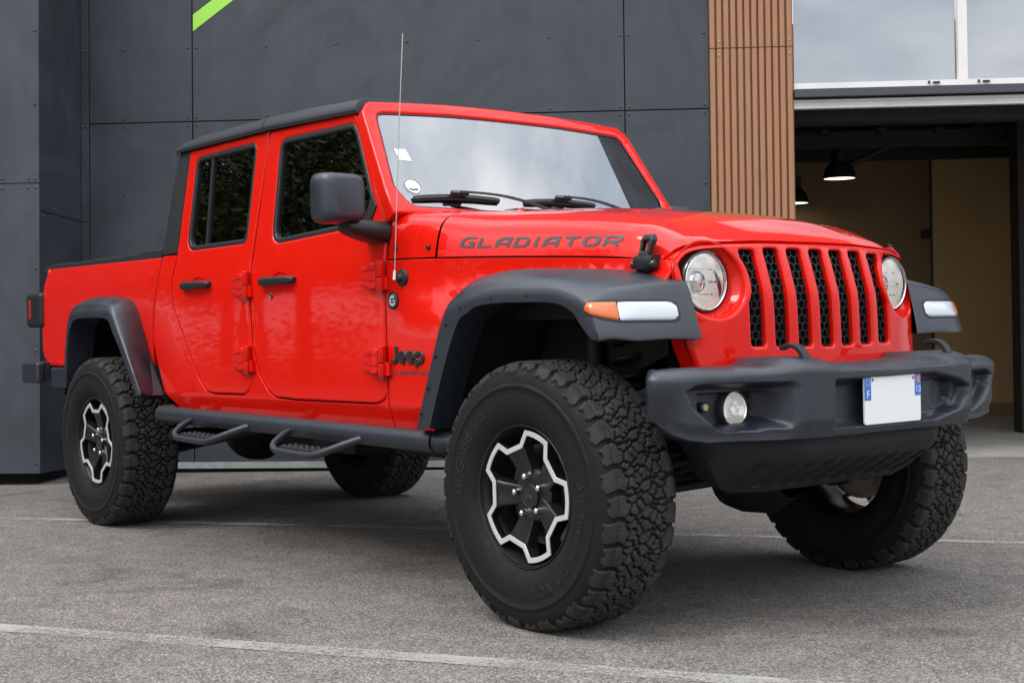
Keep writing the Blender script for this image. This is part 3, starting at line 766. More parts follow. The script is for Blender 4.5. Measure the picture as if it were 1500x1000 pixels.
for s in (-1, 1):
    f1 = flare('front_flare', FF, s)
    FBV = bvh_of(f1)
    def fsurf(u, z):
        """u: distance along the lamp, across the nose (y) and then round the corner to the side"""
        if u <= .86: o, d = Vector((1.2, s*u, z)), Vector((-1, 0, 0))
        else:
            th = (u-.86)/.20*radians(86); d = Vector((-cos(th), -s*sin(th), 0)); o = Vector((.325, s*.86, z))-d*.6
        h = FBV.ray_cast(o, d)
        return (h[0], -d) if h[0] else (o+d*.4, -d)
    def lamp(name, us, top, bot, m, bulge):
        rr = []
        for i, u in enumerate(us):
            e = min(1, .25+min(i, len(us)-1-i)*.5); zt, zb = top(u), bot(u); ring = []
            for t, o in ((0, -.2), (.06, .5), (.2, .85), (.5, 1), (.8, .85), (.94, .5), (1, -.2)):
                p, d = fsurf(u, lerp(zt, zb, t)); ring.append(p+d*(bulge*o*e+.0005))
            rr.append(ring)
        return loft(name, rr, m, f1, False, True, ang=55)
    ltop = lambda u: interp(u, [(.655, 1.034), (.667, 1.044), (.69, 1.047), (.93, 1.047), (1.04, 1.046), (1.06, 1.030)])
    lbot = lambda u: interp(u, [(.655, 1.000), (.663, .990), (.68, .987), (.90, .988), (.96, .996), (1.03, 1.010), (1.06, 1.022)])
    lamp('lamp_gasket', rng(.646, 1.058, 26), lambda u: ltop(u)+.007, lambda u: lbot(u)-.007, PLD, .0015)
    lamp('running_lamp', rng(.655, .897, 14), ltop, lbot, WHL, .006)
    lamp('turn_lens', rng(.900, 1.055, 12), ltop, lbot, AMB, .006)
    # lip screws
    for a, b in ((-.545, .68), (-.50, .77), (-.452, .88), (-.385, .99), (-.30, 1.045), (-.13, 1.072), (.05, 1.075)):
        lathe('clip', [(0, .004), (.005, .003), (.006, -.004)], PLD, f1, 10, (a, s*.945, b), (0, s, 0))
    f2 = flare('rear_flare', RF_, s)
    for a, b in ((-3.853, .78), (-3.80, .98), (-3.69, 1.09), (-3.28, 1.09)): lathe('clip', [(0, .004), (.005, .003), (.006, -.004)], PLD, f2, 10, (a, s*.945, b), (0, s, 0))
    # wheel-house liners
    for nm, path in (('front_liner', [(-.53, .60), (-.44, .85), (-.37, 1.0), (-.28, 1.055), (-.1, 1.075), (.1, 1.075), (.25, 1.04), (.32, .98), (.36, .93)]), ('rear_liner', [(-3.97, .66), (-3.90, .95), (-3.82, 1.05), (-3.7, 1.085), (-3.4, 1.085), (-3.27, 1.06), (-3.18, .97), (-2.97, .66)])):
        yb = .47 if nm[0] == 'f' else .52
        P = catmull([(a, 0, b) for a, b in path], 4)
        rr = [[(p.x, s*.90, p.z), (p.x, s*.7, p.z), (p.x, s*yb, p.z)] for p in P]
        bm = bmesh.new(); add_loft(bm, rr)
        bm.faces.new([bm.verts.new((p.x, s*yb, p.z)) for p in P])
        finish(bm, nm, CHA, T, recalc=False)

# bed
BZ = rng(.8, 1.37, 12)
def bedmap(s): return lambda a, b, c: Vector((a, s*(YS(b)+c-.004-.012*smooth((1.40-b)/.02)*0), b))
for s in (-1, 1):
    pl = rpoly([(-2.984, 1.366, .01), (-4.500, 1.378, .012), (-4.545, 1.30), (-4.575, 1.15), (-4.583, 1.05), (-4.578, .90), (-4.560, .86), (-4.49, .812, .03), (-4.02, .806), (-3.95, 1.0), (-3.88, 1.09), (-3.78, 1.135), (-3.6, 1.15), (-3.4, 1.145), (-3.29, 1.11), (-3.21, 1.02), (-3.12, .84), (-3.08, .80), (-3.078, .95), (-3.064, 1.06)])
    bs = panel('bed_side', pl, bedmap(s), RED, T, th=.05, bev=.012, cuts={1: BZ, 0: rng(-4.4, -3.1, 8)})
    # embossed corner round the tail lamp
    box('sill_trim', (-4.32, s*.775, .747), (.25, .05, .115), PLA, T, bevel=.012)
    # tail lamp
    tl = box('tail_lamp', (-4.655, s*.735, 1.140), (.23, .165, .205), PLD, T, bevel=.028, seg=4)
    rr = []
    box('lamp_lens', (-4.700, s*.8165, 1.145), (.035, .004, .115), RLE, tl, bevel=.0015)
    box('lamp_face', (-4.771, s*.735, 1.14), (.004, .11, .15), RLE, tl, bevel=.0015)
bm = bmesh.new(); rr = [[(-4.54+.02*smooth((z-.8)/.2)*0-interp(z, [(.8, .02), (1.05, .045), (1.38, -.035)]), y, z) for y in rng(-.775, .775, 9)] for z in rng(.81, 1.375, 8)]
add_loft(bm, rr); finish(bm, 'tailgate', RED, T, solid=.04)
loft('bed_floor', [[(x, y, .93) for y in rng(-.72, .72, 3)] for x in (-4.5, -3.0)], CHA, T)
loft('bed_front', [[(-3.03, y, z) for y in (-.75, .75)] for z in (.7, 1.36)], CHA, T)
# roll-up soft cover, sagging a little between its rails
rr = []
for x in rng(-4.575, -2.985, 40):
    f = 1-abs(x+3.0)/1.6
    zr = interp(x, [(-4.58, 1.390), (-4.5, 1.397), (-3.3, 1.394), (-3.22, 1.400), (-3.12, 1.406), (-2.98, 1.402)])+.0012*sin(x*31)+.001*sin(x*13+1)
    rr.append([(x, -.772, 1.362), (x, -.768, zr-.004), (x, -.755, zr+.003), (x, -.6, zr+.008), (x, 0, zr+.012+.003*sin(x*21)), (x, .6, zr+.008), (x, .755, zr+.003), (x, .768, zr-.004), (x, .772, 1.362)])
tc_ = loft('bed_cover', rr, BED, T, False, True, ang=50)
# rear bumper
rr = []
for y in rng(-.86, .86, 25):
    e = abs(y)/.86; xo = -4.80+.10*smooth((e-.72)/.28)**1.5; xi = -4.60 if e < .9 else -4.47
    zt, zb = .838, .712+.03*smooth((e-.8)/.2)
    rr.append([(xi, y, zt-.004), (xo+.03, y, zt), (xo+.006, y, zt-.012), (xo, y, zt-.04), (xo+.008, y, zb+.03), (xo+.04, y, zb), (xi, y, zb-.006)])
rbm = loft('rear_bumper', rr, PLA, T, True, True, ang=40)
for s in (-1, 1):
    box('bumper_wing', (-4.585, s*.845, .775), (.25, .055, .125), PLA, rbm, bevel=.018, seg=3)

# step bar with hoop steps
for s in (-1, 1):
    P = [(-2.83, .80, .600), (-2.82, .845, .599), (-2.78, .868, .598), (-2.70, .875, .597), (-1.6, .877, .587), (-.66, .878, .576), (-.56, .868, .575), (-.48, .83, .575), (-.44, .78, .575)]
    pth = catmull(P, 4)
    sb = tube('step_bar', [(p.x, s*p.y, p.z) for p in pth], .039, STEP, T, 24)
    for a, b in ((-2.415, -1.868), (-1.520, -.978)):
        zc = lerp(.598, .575, (a+2.8)/2.3)
        L = .55
        hp = catmull([(a, .90, zc-.010), (a+.015, .955, zc-.030), (a+.035, 1.005, zc-.060), (a+.075, 1.018, zc-.078), (a+.12, 1.02, zc-.082), (b-.22, 1.02, zc-.086), (b-.17, 1.018, zc-.082), (b-.12, 1.0, zc-.068), (b-.05, .95, zc-.038), (b, .90, zc-.016)], 3)
        hoop = tube('step_hoop', [(p.x, s*p.y, p.z) for p in hp], .0145, STEP, sb, 12)
        tr = panel('step_tread', rpoly([(a+.055, .985, .01), (b-.17, .985, .01), (b-.185, .905, .01), (a+.065, .905, .01)]), lambda x, y, c: Vector((x, s*(y+.012), lerp(zc-.062, zc-.070, (x-a)/.45)+c)), STEP, sb, th=.012, bev=.002)
        bm = bmesh.new()
        for i in range(13):
            for j in range(3):
                x = a+.075+i*.022; y = .925+j*.026+(.008 if i % 2 else 0)
                add_lathe(bm, [(.009, 0), (.008, .004), (.005, .005), (.004, .001), (0, .001)], 8, (x, s*y, lerp(zc-.062, zc-.070, (x-a)/.45)), (0, 0, 1))
        finish(bm, 'grip_studs', STEP, sb)
        for x, zz in ((a, zc-.012), (b, zc-.016)): lathe('weld_collar', [(.0205, -.01), (.0215, -.004), (.0205, .002), (.017, .004)], STEP, sb, 14, (x, s*.905, zz), (0, s, -.15))
    for x in (-2.6, -1.7, -.8): tube('step_bracket', [(x, s*.85, .575), (x, s*.6, .60), (x, s*.5, .62)], .025, CHA, sb, 8)

SKD = mat('skid_plastic', (.0085, .0095, .0120), .55, 0, .4, bump=(400, .2, .001), var=(6, .2))
# front bumper as a moulded shell: X(y,z) with pockets
PLAN = [(.782, 0), (.780, .15), (.776, .30), (.767, .42), (.757, .447), (.735, .464), (.690, .476), (.655, .490), (.643, .52), (.637, .62), (.628, .72), (.615, .80), (.597, .852), (.572, .890), (.542, .902), (.500, .862), (.450, .813), (.425, .79)]
def ztop(y): return interp(y, [(0, .842), (.24, .846), (.29, .850), (.33, .868), (.44, .870), (.49, .850), (.52, .846), (.80, .844), (.90, .840)])
def zfront(y): return interp(y, [(0, .818), (.44, .824), (.52, .815), (.62, .808), (.80, .804), (.90, .806)])
def zbot(y): return interp(y, [(0, .618), (.45, .617), (.60, .615), (.72, .618), (.80, .630), (.85, .648), (.89, .672), (.91, .690)])
def polyin(y, z, pts, soft):
    d = 1e9; inside = False; n = len(pts)
    for i in range(n):
        (a, b), (c, e) = pts[i-1], pts[i]
        if (b > z) != (e > z) and y < (c-a)*(z-b)/(e-b)+a: inside = not inside
        t = max(0, min(1, ((y-a)*(c-a)+(z-b)*(e-b))/max(1e-9, (c-a)**2+(e-b)**2)))
        d = min(d, hypot(y-a-t*(c-a), z-b-t*(e-b)))
    return smooth((d if inside else -d)/soft+.5)
WINGP = [(.482, .752), (.520, .786), (.76, .786), (.795, .772), (.775, .728), (.69, .664), (.66, .656), (.55, .656), (.490, .684)]
WPOCK = [(.488, .742), (.500, .764), (.725, .764), (.725, .718), (.655, .668), (.53, .666), (.490, .690)]
CENP = [(-.298, .790), (.20, .796), (.35, .770), (.41, .748), (.405, .72), (.36, .680), (.22, .650), (-.298, .652)]
CENP2 = [(-.298, .778), (.30, .778), (.30, .668), (-.298, .668)]
def pocket(y, z, ay):
    x = .048*polyin(ay, z, WINGP, .024)+.040*polyin(ay, z, WPOCK, .008) if ay < .82 else 0
    if ay < .43:
        x += .040*polyin(max(y, -.29), z, CENP, .020)+.010*polyin(max(y, -.29), z, CENP2, .010)
        if y > .2: x += .025*smooth((.055-hypot(y-.30, z-.725))/.010)
        if y < -.298: x *= smooth((y+.318)/.012)
    return x
half = catmull([(x, y, 0) for x, y in PLAN], 1)
fine = [half[0]]
for p, q in zip(half, half[1:]):
    k = max(1, int((q-p).length/.0075))
    fine += [p.lerp(q, i/k) for i in range(1, k+1)]
plan = [Vector((sinterp(p.y, [(b, a) for a, b in PLAN if b <= .81 and a > .60]) if i < len(fine) and p.y < .80 and p.x > .55 else p.x, p.y)) for i, p in enumerate(fine)]
for _ in range(3):         # ease the corner
    plan = [plan[0]]+[(plan[i-1]+plan[i]*2+plan[i+1])/4 if plan[i].y > .78 else plan[i] for i in range(1, len(plan)-1)]+[plan[-1]]
seq = [(p.x, -p.y) for p in plan[::-1]]+[(p.x, p.y) for p in plan[1:]]
rr = []
for x, y in seq:
    ay = abs(y); s = sgn(y); tail = x < .545 and ay > .77
    zt, zf, zb = ztop(ay), zfront(ay), (.700 if tail else zbot(ay))
    if tail: zt -= .004
    Q = Vector((interp(ay, [(0, .50), (.75, .50), (.80, .48)]) if not tail else .475, min(ay, .78)))
    P = Vector((x, ay))
    xl = interp(ay, [(0, .782), (.30, .776), (.42, .767), (.447, .757), (.60, .639), (.72, .628), (.81, .612)]) if ay < .80 and x > .6 else x
    lip = max(0, xl-x)
    def at(f, z, dx=0.):      # f: 0 at the back line, 1 on the outer surface
        p = Q.lerp(P, f)
        tw = smooth((.800-z)/.14)*smooth((ay-.80)/.08)*.040 if z < .80 else 0
        d = (Q-P); d = d/max(d.length, 1e-6)
        p = p+d*tw*f
        return (p.x-dx, s*p.y, z)
    ring = [at(.0, zt-.004), at(.45, zt, -lip*.45)]
    for t in rng(.15, 1, 7):
        q = t*pi/2; ring.append(at(.55+.45*sin(q), zt-(zt-zf)*(1-cos(q)), -lip*(.55+.45*sin(q))))
    for t in rng(.025, .94, 62):
        z = lerp(zf, zb+.012, t)
        ring.append(at(1, z, pocket(y, z, ay)+.014*smooth((t-.74)/.26)-lip*max(smooth((.680-z)/.030), smooth((z-.772)/.026))))
    ch = -lip
    ring += [at(.92, zb+.004, ch), at(.84, zb, ch), at(.2, zb+.004), at(0, zb+.02)]
    rr.append(ring)
fb = loft('front_bumper', rr, BUM, T, True, True, ang=46)
# lower skid plate with louvres, its ends swept back
rr = []
for y in rng(-.592, .592, 110):
    ay = abs(y); k = smooth((ay-.40)/.19); ring = []
    xt = .668-.145*smooth((ay-.33)/.25)-.03*smooth((ay-.56)/.03); zb = sinterp(ay, [(0, .430), (.44, .434), (.50, .452), (.555, .505), (.578, .555), (.592, .60)])
    for t in rng(0, 1, 26):
        z = lerp(.640, zb, t); x = xt+.012*sin(pi*t)-lerp(.19, .04, k)*smooth((t-.22)/.95)**1.2
        if .50 < t < .92 and ay < .46:
            ph = ((y+t*.10)/.085) % 1
            x -= .022*smooth((.27-abs(ph-.5))/.07)*smooth((t-.50)/.06)*smooth((.92-t)/.06)
        ring.append((x, y, z))
    ring.append((ring[-1][0]-.10, y, ring[-1][2]+.03)); rr.append(ring)
loft('skid_plate', rr, SKD, fb, ang=45)
# fog lamps, parking sensors, tow hooks, number plate
for s in (-1, 1):
    O = Vector((.560, s*.556, .712)); ax = Vector((1, 0, 0))
    fg = lathe('fog_lamp', [(.062, -.02), (.062, .012), (.058, .018), (.053, .017), (.0515, .010)], BUM, fb, 36, O, ax, ang=40)
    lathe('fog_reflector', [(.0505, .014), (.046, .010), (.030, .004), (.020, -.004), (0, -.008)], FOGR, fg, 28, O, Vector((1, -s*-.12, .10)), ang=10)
    lathe('fog_lens', [(.0508, .016), (.03, .022), (0, .024)], GLC, fg, 32, O, ax)
    lathe('parking_sensor', [(.016, -.01), (.016, .004), (.013, .007), (.0125, .005), (0, .006)], STEP, fb, 20, (.560, s*.680, .722), (1, 0, 0))
    lathe('sensor_face', [(.011, -.01), (.011, .010), (.009, .0115), (0, .0115)], mat('sensor_yellow', (.42, .36, .20), .4) if s < 0 else MATS['sensor_yellow'], fb, 16, (.560, s*.680, .722), (1, 0, 0))
    P = catmull([(.618, 0, .893), (.645, 0, .902), (.676, 0, .899), (.697, 0, .884), (.709, 0, .858), (.714, 0, .82)], 4)
    rr = []
    for i, p in enumerate(P):
        d = (P[min(i+1, len(P)-1)]-P[max(0, i-1)]).normalized(); nrm = Vector((d.z, 0, -d.x)); t = lerp(.0065, .0095, i/len(P))
        rr.append([p+nrm*t+Vector((0, s*.381-.0155, 0)), p+nrm*t+Vector((0, s*.381+.0155, 0)), p-nrm*t+Vector((0, s*.381+.0155, 0)), p-nrm*t+Vector((0, s*.381-.0155, 0))])
    loft('tow_hook', rr, PLD, fb, True, True, bevel=.003)
PX, PYC, PZ = .772, -.023, .7245
def plp(a, b, c): return Vector((PX+c+.0, PYC+a, PZ+b))
pl = panel('number_plate', rpoly([(-.150, -.077, .010), (.150, -.077, .010), (.150, .077, .010), (-.150, .077, .010)]), lambda a, b, c: plp(a, b, c), WHT, fb, th=.006, bev=.0015)
for a0, a1 in ((-.150, -.117), (.117, .150)):
    ed = a0 < 0
    q = [(a0+.0005, .0, 0), (a1, .0, 0), (a1, .0765, .0 if ed else .009), (a0+.0005, .0765, .009 if ed else 0)] if ed else [(a0, .006, 0), (a1-.0005, .006, 0), (a1-.0005, .0765, .009), (a0, .0765, 0)]
    panel('plate_band', rpoly(q), lambda a, b, c: plp(a, b, c+.0012), BLU, pl, th=.002, bev=.0003)
for txt, a, b, sz in (('F', -.1335, .018, .034), ('13', .1335, .026, .030)):
    bm = text_bm(txt, sz, .0002)
    for v in bm.verts: v.co = plp(a+v.co.x, b+v.co.y, .0018+v.co.z)
    finish(bm, 'plate_text', WHT, pl, recalc=False)
bm = bmesh.new()
for k in range(12):
    t = 2*pi*k/12
    c = (-.1335+.0095*cos(t), .056+.0095*sin(t))
    bm.faces.new([bm.verts.new(plp(c[0]+.0016*cos(u), c[1]+.0016*sin(u), .0018)) for u in rng(0, 2*pi*5/6, 6)])
finish(bm, 'plate_stars', mat('star_yellow', (.7, .6, .1), .5), pl, recalc=False)
bm = bmesh.new(); bm.faces.new([bm.verts.new(plp(.1335+a, .060+b, .0018)) for a, b in ((-.008, -.012), (.008, -.012), (.008, .010), (-.008, .010))]); finish(bm, 'plate_crest', ORA, pl, recalc=False)
for a in (-.108, .108): lathe('plate_screw', [(.005, -.002), (.005, .0015), (.003, .0025), (0, .0025)], STL, pl, 10, plp(a, .064, 0), (1, 0, 0))

# bonnet latches, lettering, badges, antenna
for s in (-1, 1):
    def lp(a, b, c):     # a along x, b up, c out
        return Vector((.282+a+b*.06, s*(yeng(.28)+.004+c-.32*max(0, b-.0)), 1.198+b))
    loop = panel('bonnet_latch', rpoly([(-.022, -.012, .005), (.024, -.012, .005), (.030, .03, .01), (.034, .048, .012), (.022, .066, .014), (-.014, .066, .014), (-.026, .048, .012), (-.020, .03, .01)]), lambda a, b, c: lp(a, b, c+.034), PLD, T, holes=[rpoly([(-.010, .012, .004), (.014, .012, .004), (.018, .046, .006), (-.010, .046, .006)])], th=.022, bev=.006)
    rr = []
    for a in rng(-.040, .040, 6):
        e = .8 if abs(a) > .035 else 1
        rr.append([tuple(lp(a, b, c)) for b, c in ((-.052*e, -.01), (-.055*e, .022*e), (-.045*e, .036*e), (-.020, .042*e), (-.004, .036*e), (.0, .02), (0, -.01))])
    loft('latch_base', rr, PLD, loop, True, True, ang=35)
    bm = bmesh.new(); add_lathe(bm, [(0, .05), (.011, .049), (.014, .044), (.014, -.05)], 18, lp(.0, -.030, .020), (1, 0, 0)); finish(bm, 'latch_pin', GBL, loop)
    box('latch_spring', lp(.002, .035, .012), (.010, .012, .05), STL, loop, bevel=.002)
def hoodside(x, z, s, lift=.0022):
    h = HB.ray_cast(Vector((x, s*2.0, z)), Vector((0, -s, 0)))
    if h[0] is None: return Vector((x, s*(yeng(x)+.004), z))
    return h[0]+h[1].normalized()*sgn(h[1].y*s)*lift
stroke_word('lettering', 'GLADIATOR', (-.585, 1.270), .735, .034, lambda a, b: hoodside(a, b-.047*(a+.585), -1), DEC, hood, .30, 1.12, .235)
stroke_word('lettering', 'GLADIATOR', (-.585, 1.270), .735, .034, lambda a, b: hoodside(-.43-a, b-.047*(-.43-a+.585), 1), DEC, hood, .30, 1.12, .235)
def fend(x, z, c, s=-1): return Vector((x, s*(YF(x, z)+c), z))
def badge_strokes():
    # heavy rounded marque letters as strokes: J e e p
    L = []
    def arc(cx, cy, rx, ry, a0, a1, n=14): return [(cx+rx*cos(radians(t)), cy+ry*sin(radians(t))) for t in rng(a0, a1, n)]
    L.append([(.30, 1.05), (.30, .30)]+arc(.16, .28, .14, .22, 0, -170))
    for o in (.46, .98): L.append([(o+.03, .36), (o+.40, .36)]+arc(o+.22, .36, .20, .30, 10, 310))
    L.append([(1.52, .62), (1.52, -.28)]); L.append(arc(1.72, .33, .20, .29, 175, -175))
    return L
bm = bmesh.new()
for st in badge_strokes():
    P = [Vector((-.934+a*.106, 0, .852+b*.058)) for a, b in st]
    rr = []
    for i, p in enumerate(P):
        d = (P[min(i+1, len(P)-1)]-P[max(0, i-1)]).normalized(); n = Vector((-d.z, 0, d.x))
        w = .0092
        rr.append([Vector((p.x+n.x*k*w, -(YF(p.x, p.z)+c), p.z+n.z*k*w)) for k, c in ((-1, 0), (-1, .004), (-.7, .007), (.7, .007), (1, .004), (1, 0))])
    add_loft(bm, rr, True, True)
frf = [o for o in T.children if o.name.startswith('front_fender')][0]
finish(bm, 'badge_lettering', SEAL, frf, ang=40)
stroke_word('badge_word', 'GLADIATOR', (-.936, .806), .232, .016, lambda a, b: fend(a, b, .0015), DEC, frf, .0, 1.1, .26)
bx_, bz_ = -.917, 1.088
bd = lathe('round_badge', [(.030+.0, -.002), (.0300, .004), (.0265, .006), (.025, .0045), (0, .0045)], GBL, frf, 40, fend(bx_, bz_, 0), (0, -1, 0))
bm = bmesh.new()
for k in range(20):
    t = 2*pi*k/20; add_box(bm, fend(bx_+.0305*cos(t), bz_+.0305*sin(t), .003), (.006, .006, .005), Matrix.Rotation(-t, 3, 'Y'))
finish(bm, 'badge_rim', PLD, bd)
bm = bmesh.new(); bm.faces.new([bm.verts.new(fend(bx_+.021*cos(t), bz_+.021*sin(t), .0052)) for t in rng(0, 2*pi*23/24, 24)]); finish(bm, 'badge_face', ALU, bd, recalc=False)
bm = bmesh.new()
add_ribbon(bm, [(bx_-.012, bz_+.007), (bx_-.002, bz_+.004), (bx_+.011, bz_+.007)], .006, False, lambda a, b: fend(a, b, .0062))
add_ribbon(bm, [(bx_-.010, bz_-.010), (bx_-.003, bz_-.002), (bx_+.003, bz_-.009), (bx_+.011, bz_-.006)], .005, False, lambda a, b: fend(a, b, .0062))
finish(bm, 'badge_print', GBL, bd, recalc=False)
an = lathe('antenna_base', [(.0, .026), (.012, .026), (.016, .020), (.018, .010), (.030, .006), (.034, .001), (.035, -.004)], PLD, frf, 28, fend(-.868, 1.172, 0), (0, -1, 0))
tube('antenna_mast', [fend(-.874, 1.165, .03), fend(-.872, 1.20, .03)], [.006, .0045], PAP, an, 10)
tube('antenna_rod', [fend(-.872, 1.195, .03), (-.848, -.80, 1.75), (-.828, -.79, 2.085)], .0019, mat('antenna_steel', (.55, .50, .45), .35, .8), an, 8)

# seam between front fender and bonnet: dark filler underneath
for s in (-1, 1):
    bm = bmesh.new(); add_loft(bm, [[(x, s*(yeng(x)-.022), z) for z in (1.0, sinterp(x, ZSEAM)-.001)] for x in rng(-.96, .36, 12)]); finish(bm, 'inner_wing', CHA, T)
# ------------------------------------------------------------------ wheels (built once, outward = -y)
WR_, HUBZ = .438, .430
# tyre: black rubber whose running surface is scuffed grey by the road
TRD = mat('tyre_tread_rubber', (.0075, .0073, .0071), .72, 0, .28, bump=(260, .35, .0012), rvar=(30, .1))
n_ = TRD.node_tree; b_ = n_.nodes['Principled BSDF']
at_ = n_.nodes.new('ShaderNodeAttribute'); at_.attribute_name = 'wear'
co_ = n_.nodes.new('ShaderNodeTexCoord'); t_ = n_.nodes.new('ShaderNodeTexNoise'); t_.inputs['Scale'].default_value = 24; t_.inputs['Detail'].default_value = 6; n_.links.new(co_.outputs['Object'], t_.inputs[0])
mu_ = n_.nodes.new('ShaderNodeMath'); mu_.operation = 'MULTIPLY'; n_.links.new(at_.outputs['Fac'], mu_.inputs[0]); n_.links.new(t_.outputs[0], mu_.inputs[1])
mx_ = n_.nodes.new('ShaderNodeMixRGB'); mx_.inputs[1].default_value = (.0055, .0053, .0051, 1); mx_.inputs[2].default_value = (.074, .070, .064, 1)
n_.links.new(mu_.outputs[0], mx_.inputs[0]); n_.links.new(mx_.outputs[0], b_.inputs['Base Color'])
def tyre_mesh():
    prof = [(.222, -.118), (.232, -.128), (.246, -.138), (.262, -.1475), (.282, -.154), (.305, -.1575), (.330, -.1575), (.352, -.1555), (.3535, -.1575), (.362, -.1565), (.3635, -.1540), (.375, -.1525), (.388, -.1500), (.400, -.1475), (.411, -.1435), (.420, -.1385), (.428, -.1310), (.4335, -.121), (.4365, -.107)]
    nC = 30
    pts = [Vector((a, b)) for a, b in prof]
    fine = []
    for i in range(len(pts)-1):
        k = 1 if pts[i].x < .35 else (2 if pts[i].x < .39 else 3)
        for j in range(k): fine.append(pts[i].lerp(pts[i+1], j/k))
    n_side = len(fine)
    top = [Vector((WR_-.0016*(abs(t))**2.5, .107*t)) for t in rng(-1, 1, 76)]
    full = fine+top+[Vector((p.x, -p.y)) for p in fine[::-1]]
    n = len(full)
    # arc length from the crown centre
    s = np.zeros(n)
    for i in range(1, n): s[i] = s[i-1]+(full[i]-full[i-1]).length
    s -= .5*(s[n_side+37]+s[n_side+38])
    nrm = []
    for i in range(n):
        d = (full[min(i+1, n-1)]-full[max(i-1, 0)]).normalized(); nrm.append((-d.y*-1 if False else d.y, -d.x))
    # ---- block layout for a repeat of two pitches
    NP = 34; pitch = 2*pi*WR_/NP; REP = 2; per = pitch*REP
    cols = 54*REP
    rg = random.Random(3); seeds = []; gid = 0
    def blk(pts):
        nonlocal gid
        for a, b in pts: seeds.append((a % 1, b, gid))
        gid += 1
    w = 1/REP
    for p in range(REP):
        o = p*w
        for sd in (-1, 1):
            ph = 0 if sd < 0 else .5*w
            e = .004 if p else -.003
            blk([(o+ph+.50*w, sd*(.078+e)), (o+ph+.42*w, sd*.095), (o+ph+.62*w, sd*.092)]+[(o+ph+c*w, sd*b) for b in (.108, .122, .14, .16, .18) for c in (.22, .5, .78)])
            blk([(o+ph+.98*w, sd*(.066-e)), (o+ph+.16*w, sd*.054), (o+ph+.24*w, sd*.066)])
            blk([(o+ph+.52*w, sd*.052), (o+ph+.68*w, sd*.058), (o+ph+.76*w, sd*.042)])
            blk([(o+ph+.40*w, sd*.034), (o+ph+.53*w, sd*.028)])
            blk([(o+ph+.92*w, sd*.034), (o+ph+.06*w, sd*.026)])
        blk([(o+.18*w, -.013), (o+.30*w, -.002), (o+.38*w, .014)])
        blk([(o+.66*w, .014), (o+.78*w, .000), (o+.88*w, -.014)])
    S = np.array([((a % 1)*per, b, g) for a, b, g in seeds])
    G = np.concatenate([S[:, 2]]*3)
    S = np.concatenate([S+[k*per, 0, 0] for k in (-1, 0, 1)])
    cu = (np.arange(cols)+.5)/cols*per
    A, B = np.meshgrid(cu, s, indexing='ij')
    A2 = A+.0020*np.sin(B*190+np.cos(A/per*2*pi*3)*2)+.0012*np.sin(B*410+1)
    B2 = B+.0016*np.sin(A/per*2*pi*7+B*60)
    D = np.sqrt((A2[..., None]-S[:, 0])**2+(B2[..., None]-S[:, 1])**2)
    i1 = D.argmin(-1); d1 = D.min(-1); g1 = G[i1]
    D2 = np.where(G[None, None, :] == g1[..., None], 9., D); d2 = D2.min(-1)
    edge = (d2-d1)*.5
    sm_ = lambda v: np.clip(v, 0, 1)**2*(3-2*np.clip(v, 0, 1))
    h = sm_((edge-.0031)/.0013)
    aB = np.abs(B)
    # transverse gaps between the shoulder lugs, cranked where they reach the side
    ph = np.where(B < 0, 0, .5*pitch)
    lugph = ((A-ph+.006*np.sin((aB-.09)*70)) % pitch)/pitch
    gap = np.abs(((lugph+.5) % 1)-.5)
    odd = (np.floor((A-ph)/pitch).astype(int) % 2) == 0
    lug = sm_((gap-np.where(aB > .130, .10, .085))/.030)
    h = np.where(aB > .094, np.minimum(h, lug), h)
    stag = np.where(odd, .152, .168)+.004*np.sign(np.sin(lugph*2*pi*2))
    sho = np.where(aB > .12, sm_((stag-aB)/.003), 1)
    depth = np.where(aB < .112, .0135, np.interp(aB, [.112, .130, .150, .172], [.0135, .011, .0065, .0045]))
    # shallow sipes across the blocks
    sipe = np.abs(((A2+.45*B2+.002*np.sin(B2*400))/.0125 % 1)-.5) < .075
    H = -depth*(1-h*sho)-np.where(sipe & (aB < .118), .0030*h, 0)
    H = np.where(aB > .178, 0, H)
    hv = np.array([rg.uniform(-.0007, .0004) for _ in range(gid+1)]); H = H+hv[g1.astype(int)]*h*sho*(aB < .178)
    WEAR = np.where(aB < .116, h, h*sho*.45)*(aB < .178)
    WEAR = np.tile(WEAR, (NP//REP, 1))
    tot = NP//REP*cols
    H = np.tile(H, (NP//REP, 1))
    base = np.where(np.abs(s) > .178, 0., np.interp(np.abs(s), [.150, .178], [0, .004]))
    ang = (np.arange(tot)+.5)/tot*2*pi
    r0 = np.array([p.x for p in full]); y0 = np.array([p.y for p in full])
    nr = np.array([q[0] for q in nrm]); ny = np.array([q[1] for q in nrm])
    sg = np.sign(nr*0+1)
    # outward normal in (r,y)
    for i in range(n):
        if nr[i]*(r0[i]-.30)+ny[i]*(y0[i])*1.0 < 0: nr[i], ny[i] = -nr[i], -ny[i]
    R = r0[None]+nr[None]*(H+base[None]); Y = y0[None]+ny[None]*(H+base[None])
    X = R*np.sin(ang)[:, None]; Z = R*np.cos(ang)[:, None]
    Zc = np.maximum(Z, -HUBZ-.0005)
    sq = np.clip((-Z-.395)/.045, 0, 1)
    Y = Y*(1+.045*sq)
    V = np.stack([X, Y*np.ones_like(X), Zc], -1).reshape(-1, 3)
    idx = np.arange(tot*n).reshape(tot, n); nx = np.roll(idx, -1, 0)
    F = np.stack([idx[:, :-1], idx[:, 1:], nx[:, 1:], nx[:, :-1]], -1).reshape(-1, 4)
    me = bpy.data.meshes.new('tyre'); me.vertices.add(len(V)); me.vertices.foreach_set('co', V.astype(np.float32).ravel())
    me.loops.add(F.size); me.loops.foreach_set('vertex_index', F.astype(np.int32).ravel())
